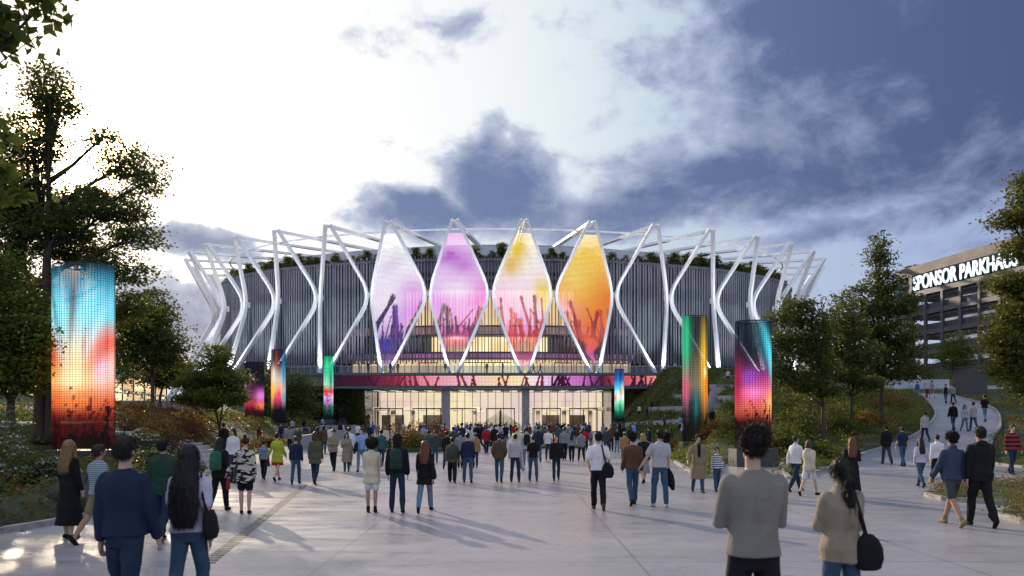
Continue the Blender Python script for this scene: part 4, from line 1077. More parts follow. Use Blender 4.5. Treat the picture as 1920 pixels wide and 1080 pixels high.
def tree(base, blobs, trunk_r, fork_z, leaf, mleaf, label, name='tree', clusters=240, per=42, cr=.55, seed=1, lean=(0, 0), group=None, stems=1, bark=None, visible_limbs=1.0, cat='tree'):
    """blobs: (centre offset from base, radii). trunk -> limbs -> twigs -> leaves"""
    rs = np.random.RandomState(seed); rr = random.Random(seed)
    root = empty(name, tuple(base)); tag(root, label, cat, group)
    w = MB(); P = []
    vol = np.array([b[1][0] * b[1][1] * b[1][2] for b in blobs]) ** .66; vol /= vol.sum()
    fork = [Vector((lean[0] + rs.uniform(-.3, .3) * trunk_r * 3 * (s > 0), lean[1], fork_z * (1 - .12 * s))) for s in range(stems)]
    top = max(b[0][2] + b[1][2] * .7 for b in blobs)
    for s in range(stems):
        off = Vector((rs.uniform(-1, 1), rs.uniform(-1, 1), 0)) * trunk_r * (1.2 if stems > 1 else 0)
        f = fork[s]; mid = Vector((off.x * .8 + f.x * .35, off.y * .8 + f.y * .35, f.z * .5))
        w.tube([off + Vector((0, 0, -.3)), off + Vector((0, 0, .15)), mid, f], [trunk_r * 1.5, trunk_r * 1.05, trunk_r * .85, trunk_r * .7], 10)
    # leader
    lead = [fork[0]]; 
    for k in range(1, 5): lead.append(Vector((fork[0].x * (1 - k / 5) + rs.uniform(-.25, .25), fork[0].y * (1 - k / 5) + rs.uniform(-.2, .2), fork_z + (top - fork_z) * k / 4.3)))
    w.tube(lead, [trunk_r * .7 * (1 - k / 5.2) for k in range(5)], 8)
    ends = []
    for bi, (c, r) in enumerate(blobs):
        c = Vector(c); st = fork[bi % stems]
        # limb starts on the leader below the blob
        tz = max(0, min(.8, (c.z - .6 * r[2] - 1.2 - fork_z) / max(top - fork_z, .1)))
        j = tz * 4; k = int(j); st = lead[k].lerp(lead[min(k + 1, 4)], j - k) if bi >= stems else fork[bi % stems]
        m1 = st.lerp(c, .5) + Vector((rs.uniform(-.3, .3), rs.uniform(-.3, .3), -abs(c.x - st.x) * .10 + rs.uniform(-.1, .2)))
        lr = trunk_r * .42; w.tube([st, st.lerp(m1, .5), m1, m1.lerp(c, .6), c], [lr, lr * .85, lr * .62, lr * .42, lr * .25], 7)
        n = max(5, int(clusters * vol[bi])); pts = rand_in_blob(rs, n, c, r)
        for q in pts:
            q = Vector(q); a = m1.lerp(c, rr.uniform(0.0, 1.0)); mm = a.lerp(q, .55) + Vector((rs.uniform(-.15, .15), rs.uniform(-.15, .15), rs.uniform(-.05, .2)))
            if rr.random() < .75 * visible_limbs: w.tube([a, mm, q], [lr * .2, lr * .13, lr * .05], 4, cap=False)
            ends.append(q); 
            if rr.random() < .5: ends.append(mm.lerp(q, .4))
    E_ = np.array(ends); m_ = len(E_)
    cnt = rs.poisson(per, m_) + 4
    idx = np.repeat(np.arange(m_), cnt); L = rs.normal(size=(len(idx), 3)) * np.array([cr, cr, cr * .36])
    tc_ = rs.uniform(.15, .85, m_)
    P = E_[idx] + L
    leaves_object('crown', P, leaf, mleaf, root, seed=seed, tint=tc_[idx])
    w.build('trunk', bark or M_BARK, root, smooth=True)
    return root

def blobs_px(base, Y, L):
    """crown masses given by where they stand out in the photo, at the tree's own distance"""
    out = []
    for px, py, rx, rz, *dy in L:
        p = PT(px, py, Y + (dy[0] if dy else 0)); s = F / Y; out.append(((p.x - base.x, p.y - base.y, p.z - base.z), (rx / s, max(rx, rz) / s * .9, rz / s)))
    return out
def tree_at(px, Y, L, **k):
    X = (px - 960) / F * Y; b = Vector((X, Y, hz(X, Y))); return tree(b, blobs_px(b, Y, L), **k)

# large multi-stem tree left (the low sun stands behind it)
tree_at(92, 34, [(95, 175, 42, 52), (60, 260, 60, 45), (15, 330, 60, 60), (192, 258, 22, 20), (235, 305, 40, 30), (285, 335, 28, 30), (175, 365, 36, 18, 2), (90, 390, 70, 45, 1), (215, 385, 62, 34), (20, 450, 70, 60), (20, 380, 50, 40), (110, 200, 30, 26), (128, 420, 50, 36), (255, 440, 44, 26), (150, 470, 60, 34, 2),
                 (225, 505, 50, 34), (60, 545, 34, 30, 2), (245, 580, 44, 36, 1), (10, 560, 60, 60)],
        trunk_r=.30, fork_z=4.6, leaf=.165, mleaf=M_LEAF_D, label='tall multi-stemmed broadleaf tree behind the large left totem', clusters=980, per=27, cr=.33, seed=3, stems=3)
tree_at(20, 30, [(20, 600, 80, 60), (-30, 520, 60, 60), (40, 690, 70, 50), (-20, 680, 60, 60), (90, 640, 40, 40)], trunk_r=.2, fork_z=2.4, leaf=.17, mleaf=M_LEAF_M, label='dense green tree at the far left behind the white-flowered shrubs', clusters=380, per=34, cr=.45, seed=5)
tree_at(286, 52, [(290, 570, 26, 28), (270, 610, 50, 32), (315, 640, 36, 30), (245, 650, 40, 34), (290, 670, 44, 26), (230, 590, 26, 30)], trunk_r=.16, fork_z=3.2, leaf=.22, mleaf=M_LEAF_D, label='slender dark tree between the left totem and the small maple', clusters=300, per=30, cr=.5, seed=8)
tree_at(412, 42, [(405, 668, 22, 22), (400, 700, 42, 22), (365, 715, 32, 18), (440, 715, 26, 20), (400, 745, 52, 18), (350, 745, 22, 16), (440, 748, 22, 14)], trunk_r=.11, fork_z=1.6, leaf=.16, mleaf=M_LEAF_M, label='small bright green maple left of the dark magenta totem', clusters=330, per=26, cr=.26, seed=9)
for k, (px, Y, L, lb, sd, ml) in enumerate([
    (548, 92, [(548, 720, 30, 26), (530, 745, 36, 24), (575, 745, 30, 24), (550, 770, 44, 18)], 'dark bushy tree below the left balcony end', 21, M_LEAF_D),
    (592, 124, [(590, 750, 30, 20), (600, 772, 34, 16), (575, 775, 26, 14)], 'low wide tree directly left of the green totem', 22, M_LEAF_D),
    (655, 125, [(655, 750, 26, 20), (640, 770, 28, 20), (668, 775, 16, 20)], 'dark tree close to the left corner of the entrance hall', 23, M_LEAF_D),
    (632, 128, [(632, 748, 22, 18), (625, 766, 24, 18)], 'tree in the shade under the balcony beside the narrow green totem', 24, M_LEAF_M),
    (500, 96, [(500, 740, 24, 36), (490, 775, 26, 20), (512, 700, 14, 24)], 'dark tree between the two left totems', 25, M_LEAF_D),
    (180, 60, [(190, 660, 50, 40), (150, 690, 60, 40), (240, 700, 30, 30)], 'broad tree behind the large left totem and pavilion', 26, M_LEAF_Y),
    (300, 62, [(300, 705, 30, 22), (330, 690, 24, 22)], 'low olive tree in front of the pavilion windows', 27, M_LEAF_Y),
    (70, 70, [(60, 640, 70, 60), (0, 660, 60, 60), (110, 700, 60, 30)], 'distant tree at the far left edge of the grounds', 28, M_LEAF_D)]):
    tree_at(px, Y, L, trunk_r=.16, fork_z=2.0, leaf=.30 if Y > 80 else .24, mleaf=ml, label=lb, clusters=150, per=26, cr=.7 if Y > 80 else .5, seed=sd)
# right side trees
tree_at(1652, 50, [(1650, 448, 5, 12), (1640, 478, 8, 12), (1664, 490, 8, 12), (1650, 466, 9, 14), (1648, 500, 19, 18), (1656, 535, 36, 22), (1610, 545, 14, 10), (1630, 575, 46, 22), (1700, 560, 14, 10), (1676, 575, 40, 26), (1610, 615, 40, 26), (1665, 620, 50, 26), (1700, 650, 34, 20), (1630, 665, 54, 26), (1680, 695, 44, 20), (1600, 690, 30, 20)],
        trunk_r=.20, fork_z=2.2, leaf=.20, mleaf=M_LEAF_D, label='tall cone-shaped dark tree left of the parking garage', clusters=560, per=19, cr=.34, seed=31)
tree_at(1596, 44, [(1572, 590, 16, 18), (1590, 620, 30, 22), (1560, 650, 30, 26), (1610, 665, 34, 28), (1575, 700, 38, 24), (1620, 720, 30, 16), (1575, 560, 6, 14), (1596, 588, 8, 16)], trunk_r=.14, fork_z=2.2, leaf=.18, mleaf=M_LEAF_D, label='dark tree just left of the tall cone-shaped tree', clusters=290, per=17, cr=.34, seed=32)
tree_at(1543, 40, [(1520, 590, 22, 18), (1490, 590, 26, 24), (1530, 630, 36, 26), (1490, 650, 34, 30), (1540, 680, 38, 28), (1500, 715, 36, 22), (1470, 690, 22, 24), (1550, 730, 26, 14), (1465, 630, 16, 24), (1512, 562, 7, 14), (1484, 566, 8, 12), (1546, 598, 8, 16), (1448, 600, 9, 12)], trunk_r=.13, fork_z=2.0, leaf=.17, mleaf=M_LEAF_D, label='spreading dark tree right behind the pink and teal totem', clusters=400, per=17, cr=.32, seed=33)
tree_at(1940, 38, [(1918, 350, 16, 28), (1945, 395, 40, 30), (1890, 412, 26, 14), (1940, 460, 44, 26), (1950, 540, 60, 36), (1895, 530, 28, 20), (1915, 600, 46, 30), (1885, 640, 36, 26), (1940, 660, 60, 36), (1890, 690, 26, 20), (1930, 730, 40, 20)],
        trunk_r=.18, fork_z=2.6, leaf=.17, mleaf=M_LEAF_Y, label='yellow-green birch-like tree at the right edge covering the last sign letters', clusters=650, per=30, cr=.36, seed=34)
tree_at(1790, 74, [(1790, 640, 16, 14), (1775, 660, 22, 14), (1808, 660, 20, 14), (1790, 680, 30, 14)], trunk_r=.08, fork_z=2.2, leaf=.18, mleaf=M_LEAF_M, label='young thin-stemmed tree in front of the garage', clusters=130, per=26, cr=.38, seed=35)
tree_at(1720, 88, [(1700, 690, 20, 16), (1730, 700, 20, 14)], trunk_r=.08, fork_z=1.8, leaf=.22, mleaf=M_LEAF_D, label='little tree at the foot of the garage stair tower', clusters=70, per=24, cr=.4, seed=36)
tree_at(1372, 54, [(1362, 790, 20, 22), (1350, 815, 22, 16), (1372, 765, 12, 14)], trunk_r=.07, fork_z=.6, leaf=.13, mleaf=M_LEAF_M, label='bushy green conifer between the two large right totems', clusters=150, per=34, cr=.25, seed=37)
# branch of a tree standing just outside the left edge
tree(Vector((-8.6, 8.2, hz(-8.6, 8.2))), [((3.35, 0, 6.52), (.42, .4, .10)), ((2.9, .1, 6.62), (.4, .4, .16)), ((2.95, 0, 6.3), (.2, .3, .14)), ((2.75, 0, 5.1), (.32, .4, .45)), ((2.7, .2, 4.6), (.3, .3, .2)), ((1.6, .2, 6.0), (1.0, .8, .9))], .13, 3.0, .165, M_LEAF_M,
     'near tree whose leafy twigs hang into the top left corner', clusters=80, per=15, cr=.14, seed=41)

# plants: shrubs -------------------------------------------------
def shrub(x, y, r, h, ml, label, name='shrub', n=3500, leaf=.10, seed=1, group=None, blossom=None, cat='shrub'):
    rs = np.random.RandomState(seed); z = hz(x, y)
    root = empty(name, (x, y, z)); tag(root, label, cat, group)
    k = max(8, int(n / 40)); P = []; st = MB()
    d = rs.normal(size=(k, 3)); d[:, 2] = np.abs(d[:, 2]) * .9; d /= np.linalg.norm(d, axis=1)[:, None]
    c = d * rs.uniform(.45, 1.0, k)[:, None] * np.array([r, r, h])
    for q in c[::2]: st.tube([(q[0] * .1, q[1] * .1, -.1), (q[0] * .5, q[1] * .5, q[2] * .55), tuple(q)], [.02, .014, .006], 4, cap=False)
    idx = rs.randint(0, k, n); P = c[idx] + rs.normal(size=(n, 3)) * np.array([r * .17, r * .17, h * .10]); P[:, 2] = np.maximum(P[:, 2], .02)
    tt = rs.uniform(.1, .9, k)
    leaves_object('foliage', P, leaf, ml, root, seed=seed, tint=tt[idx])
    st.build('stems', M_BARK, root)
    if blossom:
        top = c[c[:, 2] > h * .25]
        if len(top):
            j = rs.randint(0, len(top), int(n * .35)); Q = top[j] * 1.04 + rs.normal(size=(len(j), 3)) * np.array([.10, .10, .02]); leaves_object('blossom', Q, .055, blossom, root, seed=seed + 1, flat=.1, aspect=.9)
    return root
lb = ['white-flowered shrub nearest the left picture edge', 'tall white-flowered shrub left of the large totem', 'white-flowered shrub right of the large totem', 'low white-flowered shrub by the boulder', 'white-flowered shrub behind the tall one, half hidden', 'small white-flowered shrub between totem and steps']
for k, (x, y, r, h) in enumerate([(-12.8, 17.8, 1.3, 1.5), (-15.6, 22.0, 1.4, 2.3), (-13.9, 28.2, .9, 1.35), (-11.6, 18.8, .7, .8), (-18.6, 26, 1.5, 2.7), (-12.6, 26.2, .6, .8)]):
    shrub(x, y, r, h, M_LEAF_D, lb[k], n=5200, leaf=.095, seed=50 + k, group='white-flowered shrubs in the left bed', blossom=M_LEAF_W)
for k, (px, py, Y, r, h, lb, ml) in enumerate([
    (660 - 330, 0, 40, 1.4, 2.0, 'dark red maple shrub at the head of the garden steps', M_LEAF_R), (300, 0, 34, 1.1, 1.7, 'orange-brown shrub right of the large left totem', M_LEAF_O), (268, 0, 37, 1.4, 2.2, 'russet shrub in front of the pavilion', M_LEAF_O),
    (360, 0, 46, 1.3, 2.6, 'tall orange shrub behind the garden steps', M_LEAF_O), (452, 0, 47, 1.2, 1.0, 'rounded orange shrub between the steps and the dark totem', M_LEAF_O), (430, 0, 41, 1.1, .95, 'low orange shrub at the foot of the small maple', M_LEAF_O), (500, 0, 56, .8, .9, 'orange shrub beside the dark totem plinth', M_LEAF_O), (560, 0, 60, 1.4, 1.0, 'green shrub on the slanting plaza wall', M_LEAF_M)]):
    shrub((px - 960) / F * Y, Y, r, h, ml, lb, n=3000, leaf=.12, seed=70 + k)
# dark understorey below the right-hand trees
us = [(1462, 37, 1.2, 1.6, M_LEAF_D, 'dark shrub directly right of the pink totem plinth'), (1500, 42, 1.5, 2.1, M_LEAF_D, 'large dark shrub behind the white shirt in profile'), (1525, 48, 1.7, 2.6, M_LEAF_M, 'tall green shrub under the spreading dark tree'), (1470, 50, 1.6, 2.6, M_LEAF_D, 'dark shrub mass behind the pink totem'), (1560, 44, 1.4, 1.5, M_LEAF_D, 'mid-sized shrub between the two dark tree trunks'), (1590, 50, 1.7, 1.9, M_LEAF_M, 'rounded shrub behind the auburn-haired woman'),
      (1432, 60, 1.8, 2.8, M_LEAF_D, 'dark shrub far up the bank behind the pink totem'), (1620, 47, 1.2, 1.1, M_LEAF_O, 'orange shrub at the foot of the cone-shaped tree'), (1672, 58, 1.8, 1.3, M_LEAF_O, 'orange-red shrub below the crest of the path'), (1640, 64, 2.0, 1.8, M_LEAF_Y, 'yellow-green shrub under the path crest'), (1535, 36, .9, .8, M_LEAF_Y, 'low yellowish shrub at the tip of the right bank'), (1345, 44, 1.0, 1.0, M_LEAF_O, 'orange flowering shrub behind the boy'), (1250, 47, 1.1, .9, M_LEAF_O, 'orange flowering shrub by the edge of the right flower bed'), (1380, 42, 1.2, 1.5, M_LEAF_Y, 'yellow-green shrub left of the pink totem plinth'), (1560, 60, 2.2, 3.0, M_LEAF_D, 'tallest shrub in the shade of the right trees')]
for k, (px, Y, r, h, ml, lb2) in enumerate(us): shrub((px - 960) / F * Y, Y, r, h, ml, lb2, n=3400, leaf=.13, seed=150 + k)
# planters in the middle of the plaza
def planter(px, Y, rx, ry, label):
    X = (px - 960) / F * Y; m = MB(); n = 40
    m.add([(rx * math.cos(t), ry * math.sin(t), z) for z in (-.05, .22) for t in np.linspace(0, 2 * math.pi, n, endpoint=False)] + [(0, 0, .30)],
          [(i, (i + 1) % n, n + (i + 1) % n, n + i) for i in range(n)] + [(n + i, n + (i + 1) % n, 2 * n) for i in range(n)])
    o = m.build('planter', mat('planter_turf', (0.04, 0.09, 0.02), .9, var=.3)); o.location = (X, Y, 0); bmesh_fix(o); tag(o, label, 'planter'); return o
planter(775, 50, 3.9, 2.2, 'round kerbed planter with red shrubs in the middle of the plaza')
planter(1034, 56, 2.6, 2.0, 'small round planter with a clipped bush before the hall')
for k, (px, Y, r, h, ml, lb) in enumerate([(748, 49.5, 1.5, 2.25, M_LEAF_R, 'large dark red shrub in the plaza planter'), (775, 51, 1.3, 1.9, M_LEAF_R, 'second dark red shrub beside the largest one in the planter'), (815, 50.5, 1.3, 2.1, M_LEAF_R, 'dark red shrub at the right of the plaza planter'), (785, 49, 1.4, 1.3, M_LEAF_Y, 'green and yellow shrub at the front of the plaza planter'), (828, 51, .75, 1.0, M_LEAF_M, 'light green shrub at the right end of the plaza planter'), (722, 49, .6, .9, M_LEAF_M, 'small green shrub at the left end of the plaza planter'),
    (1020, 57, 1.15, 1.7, M_LEAF_R, 'brownish clipped bush in the small planter'), (1046, 55.5, 1.0, 1.25, M_LEAF_D, 'dark green clipped bush in the small planter')]):
    shrub((px - 960) / F * Y, Y, r, h, ml, lb, n=2600, leaf=.12, seed=90 + k)

# ground cover: grasses, perennials, autumn flowers (uncountable)
def cover(name, label, X, Y, H, ml, leaf, seed, tint=None):
    Z = height(X, Y) + H + .05; o = leaves_object(name, np.stack([X, Y, Z], -1), leaf, ml, None, seed=seed, tint=tint, flat=.3); tag(o, label, 'plants', kind='stuff'); return o
def scatter(poly, n, seed):
    rs = np.random.RandomState(seed); P = np.array(poly); lo_, hi = P.min(0), P.max(0); out = np.zeros((0, 2))
    while len(out) < n:
        q = rs.uniform(lo_, hi, (n * 2, 2)); k = in_poly(q[:, 0], q[:, 1], poly); out = np.concatenate([out, q[k]])
    return out[:n]
def clumpy(poly, n, seed, hmax, cell=.6):
    rs = np.random.RandomState(seed + 500); c = scatter(poly, max(20, n // 60), seed); hh = rs.uniform(.35, 1, len(c)) * hmax; j = rs.randint(0, len(c), n)
    r = rs.normal(size=(n, 2)) * cell * .45; P = c[j] + r; H = hh[j] * rs.uniform(0, 1, n) ** .7 * np.exp(-(r ** 2).sum(1) / (cell ** 2)); return P, H, rs.uniform(0.05, .95, len(c))[j]
bedR = [(p.x + .1, p.y + .1) for p in PLE[1:4]] + [(9.9, 36), (13, 34.5), (12.2, 33.5)] + [(p.x, p.y + .15) for p in PLE[7:11]] + [(p.x - .5, p.y) for p in Lr[4:50]] + [(30, 75), (20, 75), (14.2, 70), (12, 55), (10.5, 46)]
for (ml, n, hm, nm, lb2, sd) in ((M_LEAF_M, 60000, .85, 'ground_cover', 'mixed green ground cover on the right bank', 101), (M_LEAF_O, 12000, .85, 'flower_cover', 'orange autumn flowers on the right bank', 102), (M_LEAF_Y, 22000, .9, 'grass_cover', 'yellowish grasses on the right bank', 103)):
    P, H, T = clumpy(bedR, n, sd, hm); cover(nm, lb2, P[:, 0], P[:, 1], H, ml, .12, sd, T)
hillR = [(17.2, 118), (15.0, 90), (12.8, 66), (26, 66), (33, 78), (34, 100), (32, 120)]
for (ml, n, hm, nm, lb2, sd) in ((M_LEAF_D, 36000, .9, 'ground_cover', 'dark ground cover on the hillside below the balcony', 104), (M_LEAF_Y, 26000, .7, 'grass_cover', 'yellow-green grasses on the hillside terraces', 105)):
    P, H, T = clumpy(hillR, n, sd, hm, 1.0); cover(nm, lb2, P[:, 0], P[:, 1], H, ml, .26, sd, T)
bedRR = [(p.x + .25, p.y) for p in PRE[2:9]] + [(48, 66), (60, 60), (60, 33), (40, 31.5), (PRE[1].x + .3, PRE[1].y + .3)]
for (ml, n, hm, nm, lb2, sd) in ((M_LEAF_M, 30000, .6, 'ground_cover', 'green ground cover right of the winding path', 106), (M_LEAF_O, 14000, .7, 'flower_cover', 'rusty flowers right of the winding path', 107)):
    P, H, T = clumpy(bedRR, n, sd, hm); cover(nm, lb2, P[:, 0], P[:, 1], H, ml, .12, sd, T)
for isl, sd, n in ((ISL1, 108, 9000), (ISL2, 110, 3500)):
    poly = [(p.x, p.y) for p in isl]
    P, H, T = clumpy(poly, n, sd, .55, .3); cover('ground_cover', 'green and rusty plants in the ' + ('larger' if sd == 108 else 'smaller') + ' kerbed island bed', P[:, 0], P[:, 1], H, M_LEAF_Y, .055, sd, T)
    P, H, T = clumpy(poly, n // 2, sd + 1, .65, .3); cover('flower_cover', 'rust-red flower heads in the ' + ('larger' if sd == 108 else 'smaller') + ' kerbed island bed', P[:, 0], P[:, 1], H, M_LEAF_O, .05, sd + 1, T)
lawn = [(Rr[48].x, 62), (60, 62), (70, 100), (30, 100), (28, 76), (Lr[55].x, 76)]
P = scatter([(34, 72), (70, 72), (72, 106), (28, 106)], 26000, 113); cover('lawn_grass', 'mown grass on the crest before the garage', P[:, 0], P[:, 1], np.zeros(len(P)), M_LEAF_M, .22, 113)
bedL = [(x - .25, y) for x, y in left_edge[2:]] + [(-20, 33.8), (-26, 30), (-26, 10), (-14, 8)]
for (ml, n, hm, nm, lb2, sd) in ((M_LEAF_D, 46000, .6, 'ground_cover', 'dark ivy-like ground cover in the left bed', 120), (M_LEAF_O, 9000, .7, 'flower_cover', 'rusty perennials in the left bed', 121)):
    P, H, T = clumpy(bedL, n, sd, hm); cover(nm, lb2, P[:, 0], P[:, 1], H, ml, .10, sd, T)
bedL2 = [(-15.5, 41), (-17, 46), (-19, 53), (-20.5, 60), (-22.5, 80), (-25.5, 105), (-27, 118), (-45, 118), (-50, 60), (-34, 41), (-20, 41)]
for (ml, n, hm, nm, lb2, sd) in ((M_LEAF_M, 40000, .8, 'ground_cover', 'green ground cover at the back left of the plaza', 123), (M_LEAF_O, 16000, .9, 'flower_cover', 'orange shrubbery cover behind the garden steps', 124)):
    P, H, T = clumpy(bedL2, n, sd, hm, .9); cover(nm, lb2, P[:, 0], P[:, 1], H, ml, .20, sd, T)

# trees on the roof terrace: three kinds copied round the oval
def copy_tree(o, parent=None):
    c = o.copy(); COL.objects.link(c)
    if parent is not None: c.parent = parent
    for ch in list(o.children): copy_tree(ch, c)
    return c
protos = []
for k in range(3):
    rsx = random.Random(k + 5); B_ = [((rsx.uniform(-.5, .5), rsx.uniform(-.5, .5), 1.5 + .7 * j), (1.15 - .28 * j, 1.1 - .25 * j, .75)) for j in range(3)]
    protos.append(tree(Vector((0, 0, 0)), B_, .07, .7, .30, M_LEAF_D if k != 1 else M_LEAF_M, 'small green tree on the roof terrace behind the slats', name='roof_tree', clusters=46, per=18, cr=.34, seed=200 + k, group='small trees along the roof terrace'))
r_ = random.Random(12); k = 0; a = -1.75
while a < 1.75:
    o = protos[k] if k < 3 else copy_tree(protos[r_.randrange(3)])
    p = ell(a, -3.6 + r_.uniform(-1.2, .8), 30.3); o.location = p; s_ = r_.choice([.55, .62, .74, .85, .98]); o.scale = (s_ * r_.uniform(.9, 1.3), s_ * r_.uniform(.9, 1.3), s_); o.rotation_euler.z = r_.uniform(0, 6.28)
    k += 1; a += r_.uniform(.020, .075) * (1.0 if abs(a) < 1.1 else .9)
rs = np.random.RandomState(77); aa = rs.uniform(-1.8, 1.8, 46000); oo = rs.normal(size=46000) * .55 - 2.6; hh = rs.uniform(0, 1, 46000) * (.85 + .45 * np.sin(aa * 37) + .3 * np.sin(aa * 91))
Pq = np.array([ell(a_, o_, 30.35 + max(h_, 0.02)) for a_, o_, h_ in zip(aa, oo, hh)])
tag(leaves_object('roof_hedge', Pq, .34, M_LEAF_D, None, seed=78), 'dense green hedge planting along the roof terrace edge', 'hedge', kind='stuff')

# ============================================================ people
def ellipsoid(m, c, r, nu=14, nv=10, rot=None):
    v = []
    for j in range(nv + 1):
        t = math.pi * j / nv
        for i in range(nu):
            f = 2 * math.pi * i / nu; p = Vector((r[0] * math.sin(t) * math.cos(f), r[1] * math.sin(t) * math.sin(f), r[2] * math.cos(t)))
            if rot is not None: p = rot @ p
            v.append(p + Vector(c))
    return m.add(v, [(j * nu + i, (j + 1) * nu + i, (j + 1) * nu + (i + 1) % nu, j * nu + (i + 1) % nu) for j in range(nv) for i in range(nu)])
def limb(m, pts, rad, seg=12):
    """closed tapered limb with round ends"""
    P = [Vector(p) for p in pts]; n = len(P)
    a = (P[0] - P[1]).normalized() * rad[0]; b = (P[-1] - P[-2]).normalized() * rad[-1]
    Q = [P[0] + a * .95, P[0] + a * .6] + P + [P[-1] + b * .6, P[-1] + b * .95]; R = [rad[0] * .3, rad[0] * .8] + list(rad) + [rad[-1] * .8, rad[-1] * .3]
    return m.tube(Q, R, seg)
def rings(m, L, seg=20):
    """upright torso-like loft; L = (z, rx, ry, x, y)"""
    v = []
    for z, rx, ry, x, y in L:
        for k in range(seg):
            t = 2 * math.pi * k / seg; c, s = math.cos(t), math.sin(t)
            v.append((x + rx * math.copysign(abs(c) ** .85, c), y + ry * math.copysign(abs(s) ** .85, s), z))
    n = len(L); f = [(seg * i + k, seg * i + (k + 1) % seg, seg * (i + 1) + (k + 1) % seg, seg * (i + 1) + k) for i in range(n - 1) for k in range(seg)]
    f += [tuple(range(seg - 1, -1, -1)), tuple(range(seg * (n - 1), seg * n))]
    return m.add(v, f)

def fuse(m, name, vox, it=3, ripple=0.0, seed=0, rfreq=26):
    """join the volumes into one continuous skin"""
    me = m.mesh(name + '_src'); o = bpy.data.objects.new('tmp', me); COL.objects.link(o)
    md = o.modifiers.new('r', 'REMESH'); md.mode = 'VOXEL'; md.voxel_size = vox
    if it:
        sm = o.modifiers.new('s', 'SMOOTH'); sm.factor = .5; sm.iterations = it
    dg = bpy.context.evaluated_depsgraph_get(); out = bpy.data.meshes.new_from_object(o.evaluated_get(dg)); out.name = name
    bpy.data.objects.remove(o); bpy.data.meshes.remove(me)
    if ripple:
        n = len(out.vertices); co = np.zeros(n * 3); out.vertices.foreach_get('co', co); co = co.reshape(-1, 3); no = np.zeros(n * 3); out.vertices.foreach_get('normal', no); no = no.reshape(-1, 3)
        rs = np.random.RandomState(seed); d = np.zeros(n)
        for k in range(9):
            w = rs.normal(size=3) * rfreq * (np.array([1, 1, .75]) if rfreq < 50 else np.array([1.6, 1.6, .16])); d += np.sin(co @ w + rs.uniform(0, 6)) * rs.uniform(.5, 1)
        d = np.abs(d / 4) ** 1.3 * np.where(d > 0, 1.0, -.12); out.vertices.foreach_set('co', (co + no * (d * ripple)[:, None]).ravel()); out.update()
    out.polygons.foreach_set('use_smooth', [True] * len(out.polygons))
    return out

def skeleton(g, pose):
    J = {}; f = g == 'f'; child = g == 'c'
    hipw = .084; shw = .148 if f else .170; 
    if child: shw = .128
    lp = {'walkL': (24, -20, 4, 16), 'walkR': (-20, 24, 16, 4), 'stepL': (14, -12, 4, 22), 'stepR': (-12, 14, 22, 4), 'stand': (2, -2, 1, 3), 'wide': (6, -5, 2, 4)}[pose.split('_')[0]]
    spread = {'wide': .026}.get(pose.split('_')[0], .0)
    J['pel'] = Vector((0, 0, .93))
    low = 9
    for s, side, hip, kb in ((-1, 'L', lp[0], lp[2]), (1, 'R', lp[1], lp[3])):
        h = Vector((s * hipw, 0, .90)); a = math.radians(hip); b = math.radians(hip - kb)
        k = h + Vector((s * (.012 + spread), math.sin(a) * .43, -math.cos(a) * .43)); an = k + Vector((s * spread * .8 - s * .005, math.sin(b) * .41, -math.cos(b) * .41))
        J['hip' + side], J['knee' + side], J['ank' + side] = h, k, an
        pitch = 0 if hip > 0 else min(45, kb * 1.6 + max(0, -hip)) if abs(hip) > 6 else 0
        J['pitch' + side] = math.radians(pitch); low = min(low, an.z - math.sin(J['pitch' + side]) * .06)
    dz = .075 - low
    for k in list(J):
        if isinstance(J[k], Vector): J[k] = J[k] + Vector((0, 0, dz))
    z0 = J['pel'].z - .93; J['dz'] = z0
    J['neck'] = Vector((0, .0, 1.47 + z0)); J['head'] = Vector((0, .015, 1.63 + z0))
    arm = pose.split('_')[1] if '_' in pose else 'swing'
    for s, side, ph in ((-1, 'L', lp[1]), (1, 'R', lp[0])):
        sh = Vector((s * shw, -.005, 1.385 + z0)); J['sh' + side] = sh
        if arm in ('pocket',):
            el = sh + Vector((s * .075, -.06, -.265)); wr = el + Vector((-s * .05, .13, -.20))
        elif arm == 'fold':
            el = sh + Vector((s * .045, .06, -.27)); wr = el + Vector((-s * .19, .15, .04))
        elif arm == 'phone' and s == 1:
            el = sh + Vector((s * .05, .06, -.27)); wr = el + Vector((-s * .10, .19, .13))
        elif arm == 'point' and s == 1:
            el = sh + Vector((s * .14, .10, -.20)); wr = el + Vector((s * .06, .12, -.18))
        elif arm == 'hold' and s == -1:
            el = sh + Vector((s * .12, .0, -.25)); wr = el + Vector((s * .13, .05, -.19))
        else:
            q = math.radians(ph * (.9 if 'wal' in pose else .6)); el = sh + Vector((s * .040, math.sin(q) * .27, -math.cos(q) * .275)); q2 = q + math.radians(16); wr = el + Vector((s * .015, math.sin(q2) * .24, -math.cos(q2) * .245))
        J['el' + side], J['wr' + side] = el, wr
    return J

